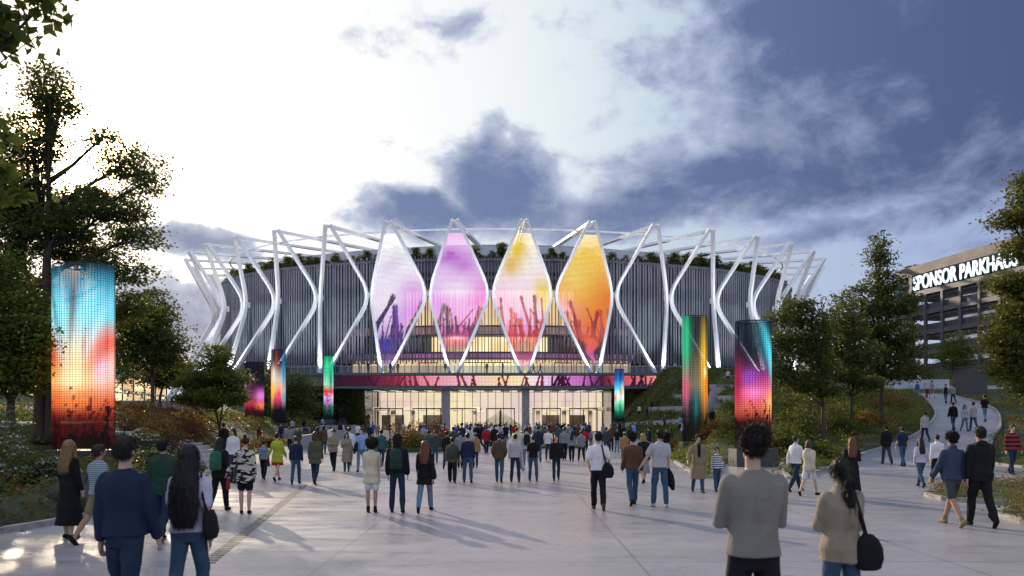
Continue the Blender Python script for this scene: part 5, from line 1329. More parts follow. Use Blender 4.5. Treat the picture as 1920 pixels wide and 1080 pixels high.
def torso_rows(g, z0, infl=0.0, top=1.50, bot=.86):
    T = {'m': [(.84, .155, .105), (.93, .165, .118), (1.02, .150, .106), (1.12, .147, .102), (1.22, .158, .108), (1.31, .170, .112), (1.37, .168, .102), (1.415, .142, .086), (1.45, .098, .072), (1.475, .064, .062), (1.52, .054, .057)],
         'f': [(.84, .160, .112), (.93, .170, .122), (1.02, .142, .100), (1.10, .126, .092), (1.20, .142, .104), (1.30, .150, .116), (1.36, .146, .098), (1.405, .122, .080), (1.445, .078, .064), (1.468, .054, .056), (1.52, .048, .050)],
         'c': [(.84, .140, .105), (.93, .146, .112), (1.02, .138, .104), (1.12, .134, .100), (1.22, .142, .102), (1.32, .150, .104), (1.38, .145, .095), (1.43, .11, .076), (1.465, .060, .058), (1.52, .05, .052)]}[g]
    return [(z + z0, rx + infl, ry + infl, 0, -.012 if 1.15 < z < 1.42 else 0) for z, rx, ry in T if bot <= z <= top]

def hand(m, wr, el, s, vox, facefwd, hi):
    d = (wr - el).normalized(); side = Vector((0, 1, 0)) if abs(d.y) < .8 else Vector((0, 0, 1))
    a = (side - d * side.dot(d)).normalized(); n = d.cross(a)      # a = across the palm (towards the front), n = palm normal
    c = wr + d * .055
    rr = Matrix((a, n, d)).transposed()
    ellipsoid(m, c, (.040, .019, .052), 10, 8, rr)
    fr = .0095 if hi else .0115
    for k, ln in enumerate((.062, .076, .082, .074)):
        o = c + d * .038 + a * (-.030 + .020 * k); cur = n * (-s) * .5
        p1 = o + d * ln * .5 + cur * ln * .12; p2 = p1 + (d * .8 + cur * .8) * ln * .5
        limb(m, [o, p1, p2], [fr, fr * .95, fr * .8], 7)
    o = c + a * .034 - d * .020; p1 = o + a * .022 + d * .024; p2 = p1 + a * .006 + d * .032
    limb(m, [o, p1, p2], [fr * 1.2, fr * 1.1, fr * .9], 7)

CACHE = {}
def tufts(me, kind):
    '''loose strands standing off the hair so its edge is not smooth'''
    rs = np.random.RandomState(5); n = len(me.vertices); co = np.zeros(n * 3); me.vertices.foreach_get('co', co); co = co.reshape(-1, 3); no = np.zeros(n * 3); me.vertices.foreach_get('normal', no); no = no.reshape(-1, 3)
    curly = 'curly' in kind or 'afro' in kind; K = 2600 if not curly else 3200
    j = rs.randint(0, n, K); L = rs.uniform(.02, .05, K) if curly else rs.uniform(.04, .10, K) * (.55 if 'short' in kind else 1.0)
    down = np.array([0, 0, -1.0]); d = no[j] * (.9 if curly else .28) + (rs.normal(size=(K, 3)) * (.7 if curly else .16)) + down * (0 if curly else .9)
    d /= np.linalg.norm(d, axis=1)[:, None]; s = np.cross(d, rs.normal(size=(K, 3))); s /= np.linalg.norm(s, axis=1)[:, None]; w = .0022 if not curly else .0032
    a = co[j] - d * .005; b = a + d * L[:, None]; V = np.stack([a - s * w, a + s * w, b], 1).reshape(-1, 3)
    faces = [tuple(p.vertices) for p in me.polygons] + [(n + 3 * i, n + 3 * i + 1, n + 3 * i + 2) for i in range(K)]
    m2 = bpy.data.meshes.new(me.name); m2.from_pydata(np.concatenate([co, V]).tolist(), [], faces); m2.update(); m2.polygons.foreach_set('use_smooth', [True] * len(m2.polygons)); bpy.data.meshes.remove(me); return m2
def body_mesh(g, pose, hi):
    key = ('body', g, pose, hi)
    if key in CACHE: return CACHE[key]
    J = skeleton(g, pose); m = MB(); z0 = J['dz']
    rings(m, torso_rows(g, z0))
    for s, S in ((-1, 'L'), (1, 'R')):
        th = .080 if g == 'm' else .083
        limb(m, [J['hip' + S] + Vector((0, 0, .02)), J['hip' + S].lerp(J['knee' + S], .5), J['knee' + S], J['knee' + S].lerp(J['ank' + S], .3) + Vector((0, -.012, 0)), J['ank' + S]], [th, th * .82, .052, .054, .034])
        limb(m, [J['sh' + S], J['sh' + S].lerp(J['el' + S], .5), J['el' + S], J['el' + S].lerp(J['wr' + S], .35), J['wr' + S]], [.056, .046, .038, .037, .026])
        p = J['pitch' + S]; an = J['ank' + S]; fw = Vector((s * .10, math.cos(p), -math.sin(p))).normalized(); up = Vector((0, math.sin(p), math.cos(p)))
        limb(m, [an - up * .035 - fw * .03, an - up * .045 + fw * .06, an - up * .05 + fw * .14], [.034, .034, .026], 10)
        hand(m, J['wr' + S], J['el' + S], s, 0, True, hi)
    n, h = J['neck'], J['head']
    limb(m, [n - Vector((0, 0, .03)), n + Vector((0, .01, .09))], [.056 if g == 'm' else .047, .052 if g == 'm' else .044])
    ellipsoid(m, h + Vector((0, -.010, .025)), (.075, .094, .098), 18, 14)
    ellipsoid(m, h + Vector((0, .028, -.036)), (.054, .062, .068), 16, 12)      # jaw
    limb(m, [h + Vector((0, .086, .015)), h + Vector((0, .105, -.018))], [.011, .015], 8)   # nose
    limb(m, [h + Vector((-.018, .085, -.052)), h + Vector((.018, .085, -.052))], [.010, .010], 8)   # mouth
    for s in (-1, 1):
        ellipsoid(m, h + Vector((s * .078, -.012, -.005)), (.010, .020, .031), 8, 8)
        limb(m, [h + Vector((s * .012, .080, .030)), h + Vector((s * .045, .070, .030))], [.009, .008], 6)   # brow
    me = fuse(m, 'person', .0085 if hi else .0125, 2)
    CACHE[key] = (me, J); return CACHE[key]

def cloth_mesh(kind, g, pose, hi):
    key = (kind, g, pose, hi)
    if key in CACHE: return CACHE[key]
    _, J = body_mesh(g, pose, hi); m = MB(); z0 = J['dz']; vox = .0095 if hi else .0145; rip = .022 if hi else .013
    sleeve = {'tshirt': .45, 'polo': .42}.get(kind, .97)
    def arms(extra, upto):
        for s, S in ((-1, 'L'), (1, 'R')):
            sh, el, wr = J['sh' + S], J['el' + S], J['wr' + S]
            if upto < .6:
                e = sh.lerp(el, .72); limb(m, [sh, sh.lerp(e, .5), e], [.056 + extra, .057 + extra, .058 + extra])
            else:
                limb(m, [sh, sh.lerp(el, .5), el, el.lerp(wr, .5), el.lerp(wr, .93)], [.055 + extra, .052 + extra, .047 + extra, .043 + extra, .038 + extra])
    if kind in ('tshirt', 'polo', 'sweater', 'shirt', 'hoodie', 'jacket', 'coat', 'longcoat', 'puffer', 'croptop', 'vest'):
        ex = {'tshirt': .021, 'polo': .021, 'sweater': .024, 'shirt': .024, 'hoodie': .030, 'jacket': .034, 'coat': .036, 'longcoat': .036, 'puffer': .048, 'croptop': .010, 'vest': .014}[kind]
        bot = {'coat': .70, 'longcoat': .46, 'croptop': 1.0, 'jacket': .84, 'hoodie': .84}.get(kind, .86)
        R = torso_rows(g, z0, ex, 1.45, max(.84, bot))
        if bot < .84:
            z = .84; lows = []
            while z > bot: z -= .07; lows.append((z + z0, .185 + ex * .6 + (.84 - z) * .10, .135 + ex * .6 + (.84 - z) * .10, 0, 0))
            R = lows[::-1] + R
        else:
            r0 = R[0]; R = [(r0[0] - .03, r0[1] + .004, r0[2] + .004, 0, 0)] + R
        R = [r for r in R if r[0] < 1.452 + z0]; R.append((1.482 + z0, .066 + ex * .35, .066 + ex * .35, 0, -.002)); rings(m, R, 24)
        if kind != 'vest': arms(ex * .55, sleeve)
        if kind in ('hoodie', 'puffer'):
            ellipsoid(m, J['neck'] + Vector((0, -.065, -.02)), (.115, .07, .075)); limb(m, [J['neck'] + Vector((-.08, .02, -.02)), J['neck'] + Vector((0, .075, -.05)), J['neck'] + Vector((.08, .02, -.02))], [.035, .03, .035])
        elif kind in ('jacket', 'coat', 'longcoat', 'shirt', 'polo'):
            rings(m, [(1.45 + z0, .082, .078, 0, 0), (1.515 + z0, .068, .067, 0, -.004)], 16)
    elif kind in ('trousers', 'jeans', 'loose'):
        ex = {'trousers': .016, 'jeans': .011, 'loose': .03}[kind]
        R = torso_rows(g, z0, .010, .95, .86); R = [(.80 + z0, .15, .10, 0, 0)] + R; rings(m, R, 20)
        for S in 'LR':
            h, k, a = J['hip' + S], J['knee' + S], J['ank' + S]; th = .084
            limb(m, [h, h.lerp(k, .5), k, k.lerp(a, .4) + Vector((0, -.01, 0)), k.lerp(a, .93)], [th + ex * .6, th * .84 + ex, .056 + ex, .056 + ex, .044 + ex])
    elif kind == 'shorts':
        rings(m, [(.80 + z0, .15, .10, 0, 0)] + torso_rows(g, z0, .012, 1.02, .86), 20)
        for S in 'LR': limb(m, [J['hip' + S], J['hip' + S].lerp(J['knee' + S], .4), J['hip' + S].lerp(J['knee' + S], .72)], [.094, .094, .092])
    elif kind in ('skirt', 'longskirt', 'dress'):
        bot = {'skirt': .58, 'longskirt': .30, 'dress': .22}[kind]; L = []; z = .90
        while z > bot: L.append((z + z0, .172 + (.90 - z) * (.16 if kind != 'dress' else .1), .125 + (.90 - z) * (.18 if kind != 'dress' else .12), 0, 0)); z -= .06
        L = L[::-1] + torso_rows(g, z0, .012, 1.02 if kind != 'dress' else 1.45, .93); rings(m, L, 24)
        if kind == 'dress': arms(.004, .97)
    elif kind == 'hair_short':
        h = J['head']; ellipsoid(m, h + Vector((0, -.026, .045)), (.086, .100, .096), 16, 12); ellipsoid(m, h + Vector((0, -.055, .0)), (.073, .056, .066)); ellipsoid(m, h + Vector((0, .03, .105)), (.062, .055, .035))
    elif kind == 'hair_long':
        h = J['head']; ellipsoid(m, h + Vector((0, -.022, .04)), (.092, .104, .10), 16, 12)
        rings(m, [(1.20 + z0, .085, .035, 0, -.135), (1.30 + z0, .115, .045, 0, -.130), (1.42 + z0, .118, .055, 0, -.105), (1.52 + z0, .105, .07, 0, -.070), (1.62 + z0, .092, .085, 0, -.04), (1.68 + z0, .085, .09, 0, -.03)], 16)
        for s in (-1, 1): limb(m, [h + Vector((s * .075, .01, .06)), h + Vector((s * .09, .02, -.06)), h + Vector((s * .10, .01, -.20))], [.022, .026, .022])
    elif kind == 'hair_verylong':
        h = J['head']; ellipsoid(m, h + Vector((0, -.022, .04)), (.094, .106, .10), 16, 12)
        rings(m, [(.95 + z0, .10, .022, 0, -.155), (1.05 + z0, .14, .035, 0, -.16), (1.2 + z0, .155, .045, 0, -.155), (1.36 + z0, .145, .055, 0, -.135), (1.50 + z0, .115, .07, 0, -.085), (1.62 + z0, .096, .085, 0, -.04), (1.68 + z0, .088, .09, 0, -.03)], 18)
    elif kind == 'hair_bob':
        h = J['head']; ellipsoid(m, h + Vector((0, -.02, .04)), (.094, .106, .10), 16, 12); rings(m, [(1.47 + z0, .10, .06, 0, -.05), (1.56 + z0, .108, .075, 0, -.04), (1.66 + z0, .094, .085, 0, -.025)], 16)
    elif kind == 'hair_afro':
        h = J['head']; ellipsoid(m, h + Vector((0, -.035, .045)), (.155, .150, .145), 18, 14); 
    elif kind == 'hair_curly':
        h = J['head']; ellipsoid(m, h + Vector((0, -.026, .062)), (.100, .110, .092), 18, 14); ellipsoid(m, h + Vector((0, -.055, -.0)), (.074, .056, .06))
    elif kind == 'hair_bun':
        h = J['head']; ellipsoid(m, h + Vector((0, -.022, .04)), (.088, .102, .096), 16, 12); ellipsoid(m, h + Vector((0, -.06, .155)), (.045, .045, .04))
    elif kind == 'hair_ponytail':
        h = J['head']; ellipsoid(m, h + Vector((0, -.022, .042)), (.092, .106, .10), 16, 12); limb(m, [h + Vector((0, -.12, .03)), h + Vector((0, -.155, -.08)), h + Vector((.01, -.15, -.28)), h + Vector((.02, -.13, -.45))], [.035, .045, .045, .018])
    elif kind == 'hat_hood':
        h = J['head']; ellipsoid(m, h + Vector((0, -.03, .04)), (.118, .125, .130), 16, 12); limb(m, [h + Vector((0, -.06, -.10)), h + Vector((0, -.08, .02))], [.10, .09])
    elif kind == 'hat_beanie':
        h = J['head']; rings(m, [(h.z + .02, .088, .104, 0, -.01), (h.z + .06, .090, .106, 0, -.01), (h.z + .12, .075, .085, 0, -.015), (h.z + .155, .03, .03, 0, -.02)], 16); ellipsoid(m, h + Vector((0, -.05, 0)), (.078, .066, .07))
    elif kind == 'hat_cap':
        h = J['head']; rings(m, [(h.z + .045, .089, .106, 0, -.01), (h.z + .09, .082, .095, 0, -.012), (h.z + .13, .045, .055, 0, -.015)], 16); ellipsoid(m, h + Vector((0, .11, .05)), (.07, .06, .010)); 
    elif kind == 'hat_brim':
        h = J['head']; rings(m, [(h.z + .045, .085, .10, 0, -.01), (h.z + .12, .08, .09, 0, -.01), (h.z + .15, .06, .07, 0, -.01)], 16); ellipsoid(m, h + Vector((0, -.01, .05)), (.14, .15, .012))
    elif kind[:-1] in ('shoe', 'boot'):
        for s, S in (((-1, 'L'),) if kind[-1] == 'L' else ((1, 'R'),)):
            p = J['pitch' + S]; an = J['ank' + S]; fw = Vector((s * .10, math.cos(p), -math.sin(p))).normalized(); up = Vector((0, math.sin(p), math.cos(p)))
            limb(m, [an - up * .030 - fw * .035, an - up * .036 + fw * .05, an - up * .045 + fw * .15], [.044, .043, .032], 12)
            if kind[:-1] == 'boot': limb(m, [an - up * .02, an + (J['knee' + S] - an) * .18], [.046, .048])
        rip = 0
    elif kind == 'backpack':
        c = Vector((0, -.215, 1.22 + z0)); rings(m, [(c.z - .23, .12, .06, 0, c.y), (c.z - .20, .145, .085, 0, c.y), (c.z, .15, .095, 0, c.y), (c.z + .16, .135, .08, 0, c.y + .01), (c.z + .23, .09, .05, 0, c.y + .02)], 20)
        rings(m, [(c.z - .17, .09, .03, 0, c.y - .09), (c.z + .0, .10, .04, 0, c.y - .09), (c.z + .04, .08, .02, 0, c.y - .085)], 14)
        for s in (-1, 1): limb(m, [Vector((s * .09, -.16, 1.36 + z0)), Vector((s * .10, -.05, 1.475 + z0)), Vector((s * .105, .09, 1.40 + z0)), Vector((s * .12, .12, 1.24 + z0)), Vector((s * .14, .0, 1.06 + z0))], [.022] * 5, 8)
        rip = 0
    elif kind == 'shoulder_bag':
        x = .235; c = Vector((x, -.04, .98 + z0)); rings(m, [(c.z - .15, .045, .12, c.x, c.y), (c.z - .08, .06, .16, c.x, c.y), (c.z + .05, .05, .14, c.x - .01, c.y), (c.z + .13, .03, .11, c.x - .02, c.y)], 18)
        limb(m, [c + Vector((-.02, .02, .12)), Vector((.17, .0, 1.25 + z0)), Vector((.13, -.03, 1.475 + z0)), Vector((.17, -.09, 1.25 + z0)), c + Vector((-.02, -.06, .12))], [.016] * 5, 8); rip = .002
    elif kind == 'messenger_bag':
        c = Vector((.21, -.13, .90 + z0)); rings(m, [(c.z - .17, .07, .02, c.x, c.y), (c.z - .15, .115, .045, c.x, c.y), (c.z - .06, .14, .065, c.x, c.y), (c.z + .04, .138, .06, c.x - .005, c.y), (c.z + .12, .10, .045, c.x - .01, c.y), (c.z + .17, .05, .025, c.x - .02, c.y)], 26)
        limb(m, [c + Vector((-.03, .0, .14)), Vector((.11, -.145, 1.25 + z0)), Vector((.07, -.10, 1.46 + z0)), Vector((.03, .05, 1.46 + z0))], [.022] * 4, 8); rip = .002
    elif kind in ('hand_bag', 'held_jacket'):
        w = J['wrL'] if kind == 'hand_bag' else J['wrR']; c = w + Vector((0, .02, -.27))
        if kind == 'hand_bag': rings(m, [(c.z - .13, .04, .12, c.x, c.y), (c.z + .02, .035, .10, c.x, c.y), (c.z + .12, .02, .05, c.x, c.y)], 14); limb(m, [c + Vector((0, -.04, .1)), w + Vector((0, 0, -.07)), c + Vector((0, .04, .1))], [.009] * 3, 6)
        else: limb(m, [w + Vector((0, 0, -.04)), c + Vector((.03, 0, .08)), c + Vector((.06, 0, -.08)), c + Vector((.10, 0, -.2))], [.04, .09, .10, .05])
        rip = .008
    elif kind == 'scarf':
        limb(m, [J['neck'] + Vector((-.06, .0, .0)), J['neck'] + Vector((0, .075, -.01)), J['neck'] + Vector((.06, .0, .0)), J['neck'] + Vector((0, -.07, .01)), J['neck'] + Vector((-.06, .0, .0))], [.04] * 5); limb(m, [J['neck'] + Vector((0, .10, -.03)), J['neck'] + Vector((0, .13, -.35))], [.055, .05])
    elif kind == 'eyes':
        h = J['head']
        for s in (-1, 1): ellipsoid(m, h + Vector((s * .029, .0790, .014)), (.011, .009, .006), 8, 6)
    if kind.startswith('hair'): rip = .012 if 'curly' in kind or 'afro' in kind else .006
    if kind.startswith('hat'): rip = .002
    if kind.startswith('hair'): rip = .02 if 'curly' in kind or 'afro' in kind else .010
    if kind == 'eyes':
        me = m.mesh('eyes')
    else:
        me = fuse(m, kind, vox, 2, rip, seed=hash(kind) % 1000 if False else sum(map(ord, kind + pose)), rfreq=60 if kind.startswith('hair') else 17)
    if kind.startswith('hair') and (hi or 'afro' in kind): me = tufts(me, kind)
    CACHE[key] = me; return me

CLOTHC = {'black': (.012, .012, .014), 'white': (.62, .62, .65), 'navy': (.016, .025, .055), 'grey': (.20, .22, .24), 'light grey': (.38, .38, .40), 'dark grey': (.05, .055, .06), 'beige': (.25, .21, .155), 'cream': (.55, .50, .36), 'tan': (.30, .17, .07), 'brown': (.09, .055, .035),
          'olive': (.08, .085, .05), 'lime green': (.34, .40, .04), 'red': (.34, .02, .022), 'dark red': (.13, .02, .03), 'blue': (.045, .10, .22), 'light blue': (.20, .34, .58), 'teal': (.03, .09, .10), 'blue denim': (.04, .078, .135), 'light denim': (.12, .20, .29), 'dark denim': (.018, .032, .06),
          'slate': (.035, .055, .10), 'lavender': (.45, .43, .55), 'stone': (.19, .18, .158), 'green': (.03, .12, .07), 'dark green': (.02, .05, .035), 'bright blue': (.02, .10, .45), 'khaki': (.22, .18, .11)}
HAIRC = {'black': (.008, .007, .007), 'dark': (.016, .011, .009), 'brown': (.05, .028, .016), 'auburn': (.12, .04, .018), 'blond': (.26, .16, .07)}
SKINC = {'light': (.52, .33, .25), 'mid': (.38, .22, .15), 'dark': (.10, .055, .035)}
def cmat(kind, col, rgb, rough, extra=None):
    nm = (kind + '_' + col).replace(' ', '_')
    if nm in MATS: return MATS[nm]
    m = bpy.data.materials.new(nm); m.use_nodes = True; t = N(m.node_tree); p = t.n['Principled BSDF']; tc = t.new('ShaderNodeTexCoord').outputs['Object']
    n = t.noise(t.vmath('MULTIPLY', tc, (1, 1, .6)), 7 if kind != 'hair' else 30, 5, .6, .8)
    c = t.mix(t.ramp(n.outputs[0], .3, .7), tuple(v * .90 for v in rgb), tuple(min(1, v * 1.08) for v in rgb))
    if extra:
        sp = t.new('ShaderNodeSeparateXYZ'); t.put(sp.inputs[0], tc); c2, w, kd = extra
        if kd == 'stripe': f = t.math('LESS_THAN', t.math('FRACT', t.math('MULTIPLY', sp.outputs[2], 1 / w)), .5)
        elif kd == 'zebra':
            nz = t.noise(t.vmath('MULTIPLY', tc, (3, 3, 9)), 1.6, 2, .4, 1.0); f = t.math('GREATER_THAN', nz.outputs[0], .5)
        c = t.mix(f, c, c2)
    t.put(p.inputs['Base Color'], c); p.inputs['Roughness'].default_value = rough
    p.inputs['Specular IOR Level'].default_value = .15 if kind != 'hair' else .3
    b = t.new('ShaderNodeBump'); b.inputs['Strength'].default_value = .7; b.inputs['Distance'].default_value = .022 if kind != 'hair' else .01
    t.put(b.inputs['Height'], t.noise(t.vmath('MULTIPLY', tc, (1.4, 1.4, .7) if kind != 'hair' else (1, 1, .35)), 5 if kind != 'hair' else 55, 5, .55, 1.6 if kind != 'hair' else .3).outputs[0]); t.l.new(b.outputs[0], p.inputs['Normal'])
    MATS[nm] = m; return m
PATT = {'striped': ('stripes', (.03, .05, .11), ((.62, .62, .64), .085, 'stripe')), 'red striped': ('redstripes', (.015, .015, .018), ((.30, .03, .035), .15, 'stripe')), 'pale striped': ('palestripes', (.34, .40, .46), ((.12, .15, .19), .035, 'stripe')),
        'zebra': ('zebra', (.012, .012, .012), ((.50, .46, .38), 0, 'zebra')), 'blue striped': ('bluestripes', (.03, .05, .12), ((.25, .35, .5), .06, 'stripe'))}
def ccol(col, kind='cloth'):
    if col in PATT: nm, rgb, ex = PATT[col]; return cmat(kind, nm, rgb, .85, ex)
    return cmat(kind, col, CLOTHC[col], .85)

NICE = {'tshirt': 't-shirt', 'polo': 'polo shirt', 'sweater': 'long-sleeved top', 'shirt': 'shirt', 'hoodie': 'hooded top', 'jacket': 'jacket', 'coat': 'coat', 'longcoat': 'long coat', 'puffer': 'padded jacket', 'croptop': 'short top', 'vest': 'sleeveless top', 'dress': 'long dress', 'trousers': 'trousers', 'jeans': 'jeans', 'loose': 'loose trousers', 'shorts': 'shorts', 'skirt': 'skirt', 'longskirt': 'long skirt'}
HN = {'hair_short': 'short {} hair', 'hair_long': 'long {} hair', 'hair_verylong': 'very long {} hair', 'hair_bob': 'shoulder-length {} hair', 'hair_afro': 'round {} afro', 'hair_curly': 'curly {} hair', 'hair_bun': '{} hair in a bun', 'hair_ponytail': '{} ponytail', 'hat_hood': '{} hood up', 'hat_beanie': '{} knit cap', 'hat_cap': '{} cap', 'hat_brim': '{} brimmed hat'}
def person(px, yf, yh, rot, pose, g, hair, hc, top, tc_, bot, bc, place, bags=(), skin='light', hi=False, shoes=('shoes', 'black'), z=None, Y=None, group=None, label=None):
    if z is None:
        P = ray(px, yf) if yf < 1500 else Vector((0, 0, 0))
        if yf >= HOR + 60 and px < 1640 or hi:
            Yd = EYE * F / (yf - HOR); P = Vector(((px - 960) / F * Yd, Yd, 0))
    else: P = Vector(((px - 960) / F * Y, Y, z))
    sc_ = F / P.y; Hh = (yf - yh) / sc_
    lim = (1.55, 2.0) if g != 'c' else (1.1, 1.5); Hh = max(lim[0], min(lim[1], Hh)); k = Hh / (1.765 if not hair.startswith('hat') else 1.80)
    if hair == 'hair_afro': k = Hh / 1.82
    bm, J = body_mesh(g, pose, hi)
    root = bpy.data.objects.new('person', bm); COL.objects.link(root)
    if not bm.materials: bm.materials.append(None)
    def setm(o, mt): o.material_slots[0].link = 'OBJECT'; o.material_slots[0].material = mt
    setm(root, cmat('skin', skin, SKINC[skin], .5))
    def part(kind, mt, nm):
        me = cloth_mesh(kind, g, pose, hi)
        if not me.materials: me.materials.append(None)
        o = bpy.data.objects.new(nm, me); COL.objects.link(o); o.parent = root; setm(o, mt); return o
    if hair.startswith('hair'): part(hair, cmat('hair', hc, HAIRC.get(hc, (.02, .02, .02)), .5), 'hair')
    else: part('hair_short', cmat('hair', 'dark', HAIRC['dark'], .5), 'hair'); part(hair, ccol(hc), 'hat')
    if top != 'dress': part(bot, ccol(bc), NICE[bot].split()[-1].replace('-', '_'))
    part(top, ccol(tc_), {'t-shirt': 'tshirt', 'polo shirt': 'shirt', 'long-sleeved top': 'sweater', 'hooded top': 'hoodie', 'long coat': 'coat', 'padded jacket': 'jacket', 'short top': 'top', 'long dress': 'dress'}.get(NICE[top], NICE[top]))
    for S in 'LR': part(shoes[0][:-1] + S, ccol(shoes[1]), shoes[0][:-1])
    if abs(rot) > 70: part('eyes', mat('eye', (.01, .008, .006), .2, var=0), 'eyes')
    for b in bags: part(b[0], ccol(b[1]), b[0])
    root.location = P; root.rotation_euler = (0, 0, math.radians(rot)); root.scale = (k * .97, k * .97, k)
    if label is None:
        t_ = 'long dress' if top == 'dress' else NICE[top]
        label = f"person in {tc_} {t_}" + (f" and {bc} {NICE[bot]}" if top != 'dress' else '') + (f", {place}" if place else '')
    if len(label.replace(',', ' ').split()) > 16: print('LONG', label)
    tag(root, label, 'person', group)
    return root
W1, W2, S1, S2 = 'walkL', 'walkR', 'stepL', 'stepR'
# ---- the large figures in front
person(1412, 1290, 805, 3, 'wide_fold', 'm', 'hair_curly', 'dark', 'sweater', 'stone', 'trousers', 'black', 'arms folded, nearest the viewer', hi=True)
person(1577, 1215, 862, 6, 'stand_fold', 'f', 'hair_ponytail', 'black', 'jacket', 'beige', 'jeans', 'blue denim', 'dark ponytail, dark shoulder bag', bags=(('messenger_bag', 'black'),), hi=True)
person(234, 1196, 817, -4, 'stepL', 'm', 'hair_short', 'dark', 'sweater', 'navy', 'trousers', 'dark denim', 'tall, in the left foreground', hi=True)
person(355, 1164, 832, 2, 'stepR', 'f', 'hair_verylong', 'black', 'tshirt', 'lavender', 'jeans', 'blue denim', 'with very long black hair', bags=(('shoulder_bag', 'black'),), hi=True, skin='mid')
person(130, 1010, 826, -15, 'stand', 'f', 'hair_long', 'blond', 'dress', 'black', 'skirt', 'black', 'by the small boulder at the left', hi=True)
person(185, 1018, 828, -30, W2, 'm', 'hair_short', 'brown', 'sweater', 'pale striped', 'shorts', 'khaki', 'beside the black dress', skin='mid', hi=True)
person(305, 1015, 823, 0, S1, 'm', 'hair_short', 'black', 'jacket', 'dark green', 'jeans', 'dark denim', 'walking away behind the blue top', hi=True)
person(1598, 940, 820, -20, 'stand_fold', 'f', 'hair_long', 'auburn', 'dress', 'black', 'skirt', 'black', 'with wavy auburn hair at the right')
person(1785, 985, 806, 8, W2, 'm', 'hair_curly', 'dark', 'shirt', 'slate', 'shorts', 'dark grey', 'bare legs, in the right foreground', skin='mid', hi=True, shoes=('boots', 'khaki'))
person(1838, 987, 799, -4, S1, 'm', 'hair_short', 'dark', 'hoodie', 'black', 'trousers', 'black', 'in the right foreground', hi=True)
# ---- middle distance, left to right
person(412, 958, 820, -6, S2, 'f', 'hair_long', 'black', 'jacket', 'black', 'trousers', 'black', 'wearing a green backpack', bags=(('backpack', 'green'),))
person(460, 963, 820, 10, 'stand_hold', 'f', 'hair_bun', 'black', 'coat', 'zebra', 'shorts', 'black', 'bare legs, beside the green backpack', shoes=('shoes', 'black'), bags=(('hand_bag', 'red'),))
person(437, 905, 803, 170, 'stand', 'f', 'hair_bob', 'dark', 'shirt', 'white', 'trousers', 'dark grey', 'facing the viewer by the garden steps')
person(495, 898, 825, 5, S1, 'c', 'hair_short', 'black', 'sweater', 'blue striped', 'trousers', 'black', 'a child beside the lime green coat')
person(520, 901, 809, -10, 'walkL_hold', 'f', 'hair_short', 'black', 'coat', 'lime green', 'skirt', 'red', 'carrying a small red bag', bags=(('hand_bag', 'dark red'),))
person(555, 907, 817, 6, S2, 'm', 'hair_short', 'brown', 'sweater', 'navy', 'jeans', 'blue denim', 'just right of the lime green coat')
person(591, 908, 809, -4, S1, 'f', 'hair_bob', 'brown', 'coat', 'olive', 'jeans', 'dark denim', 'by the top of the drain channel')
person(625, 883, 805, 175, 'stepL_fold', 'm', 'hair_curly', 'black', 'jacket', 'beige', 'trousers', 'black', 'facing the viewer, looking at a phone')
person(650, 884, 811, 185, 'stand_phone', 'f', 'hair_long', 'dark', 'longcoat', 'beige', 'jeans', 'blue denim', 'facing the viewer')
person(677, 884, 803, 178, 'stepR_phone', 'm', 'hair_short', 'dark', 'shirt', 'light blue', 'jeans', 'light denim', 'facing, black jacket in hand', bags=(('held_jacket', 'black'),))
person(697, 961, 820, 2, 'stand_fold', 'f', 'hair_afro', 'black', 'coat', 'cream', 'shorts', 'white', 'round black afro and ankle boots', skin='mid', shoes=('boots', 'black'))
person(745, 961, 813, 0, 'wide', 'm', 'hat_hood', 'black', 'puffer', 'black', 'jeans', 'dark denim', 'hood up, dark green backpack', bags=(('backpack', 'dark green'),))
person(797, 959, 822, -4, 'walkR', 'f', 'hair_long', 'auburn', 'coat', 'black', 'jeans', 'light denim', 'with long auburn hair and black bag', bags=(('shoulder_bag', 'black'),))
person(715, 873, 806, 4, S1, 'm', 'hair_curly', 'black', 'jacket', 'teal', 'trousers', 'dark denim', 'behind the cream coat')
person(848, 905, 822, 4, W1, 'm', 'hair_short', 'dark', 'hoodie', 'olive', 'loose', 'black', 'with a small grey backpack', bags=(('backpack', 'dark grey'),))
person(877, 905, 812, -3, 'wide', 'm', 'hair_short', 'black', 'sweater', 'navy', 'jeans', 'blue denim', 'next to the olive hooded top')
person(891, 877, 812, 6, S2, 'm', 'hat_brim', 'grey', 'jacket', 'tan', 'jeans', 'dark denim', 'wearing a grey brimmed hat')
person(863, 878, 808, 0, S1, 'm', 'hair_short', 'dark', 'hoodie', 'grey', 'trousers', 'black', 'half hidden behind the navy top')
person(838, 879, 808, -6, S2, 'm', 'hair_curly', 'black', 'jacket', 'black', 'trousers', 'navy', 'just left of the olive hooded top')
person(912, 850, 797, 8, W2, 'm', 'hair_short', 'dark', 'jacket', 'red', 'trousers', 'dark denim', 'a little right of the hall column')
person(927, 851, 796, -6, S1, 'm', 'hair_short', 'dark', 'hoodie', 'black', 'trousers', 'dark red', 'beside the red jacket')
person(936, 845, 794, 6, S2, 'm', 'hair_short', 'brown', 'hoodie', 'light grey', 'trousers', 'black', 'dark strap across the back', bags=(('messenger_bag', 'navy'),))
person(936, 904, 811, -2, 'stepL_pocket', 'm', 'hair_short', 'dark', 'jacket', 'brown', 'jeans', 'blue denim', 'hands in pockets, plaza centre')
person(966, 904, 814, 3, 'wide', 'm', 'hair_short', 'black', 'sweater', 'light grey', 'jeans', 'dark denim', 'jacket in the hand', bags=(('held_jacket', 'light grey'),))
person(1000, 902, 817, -2, 'wide', 'm', 'hair_short', 'dark', 'tshirt', 'black', 'jeans', 'blue denim', 'right of the light grey top')
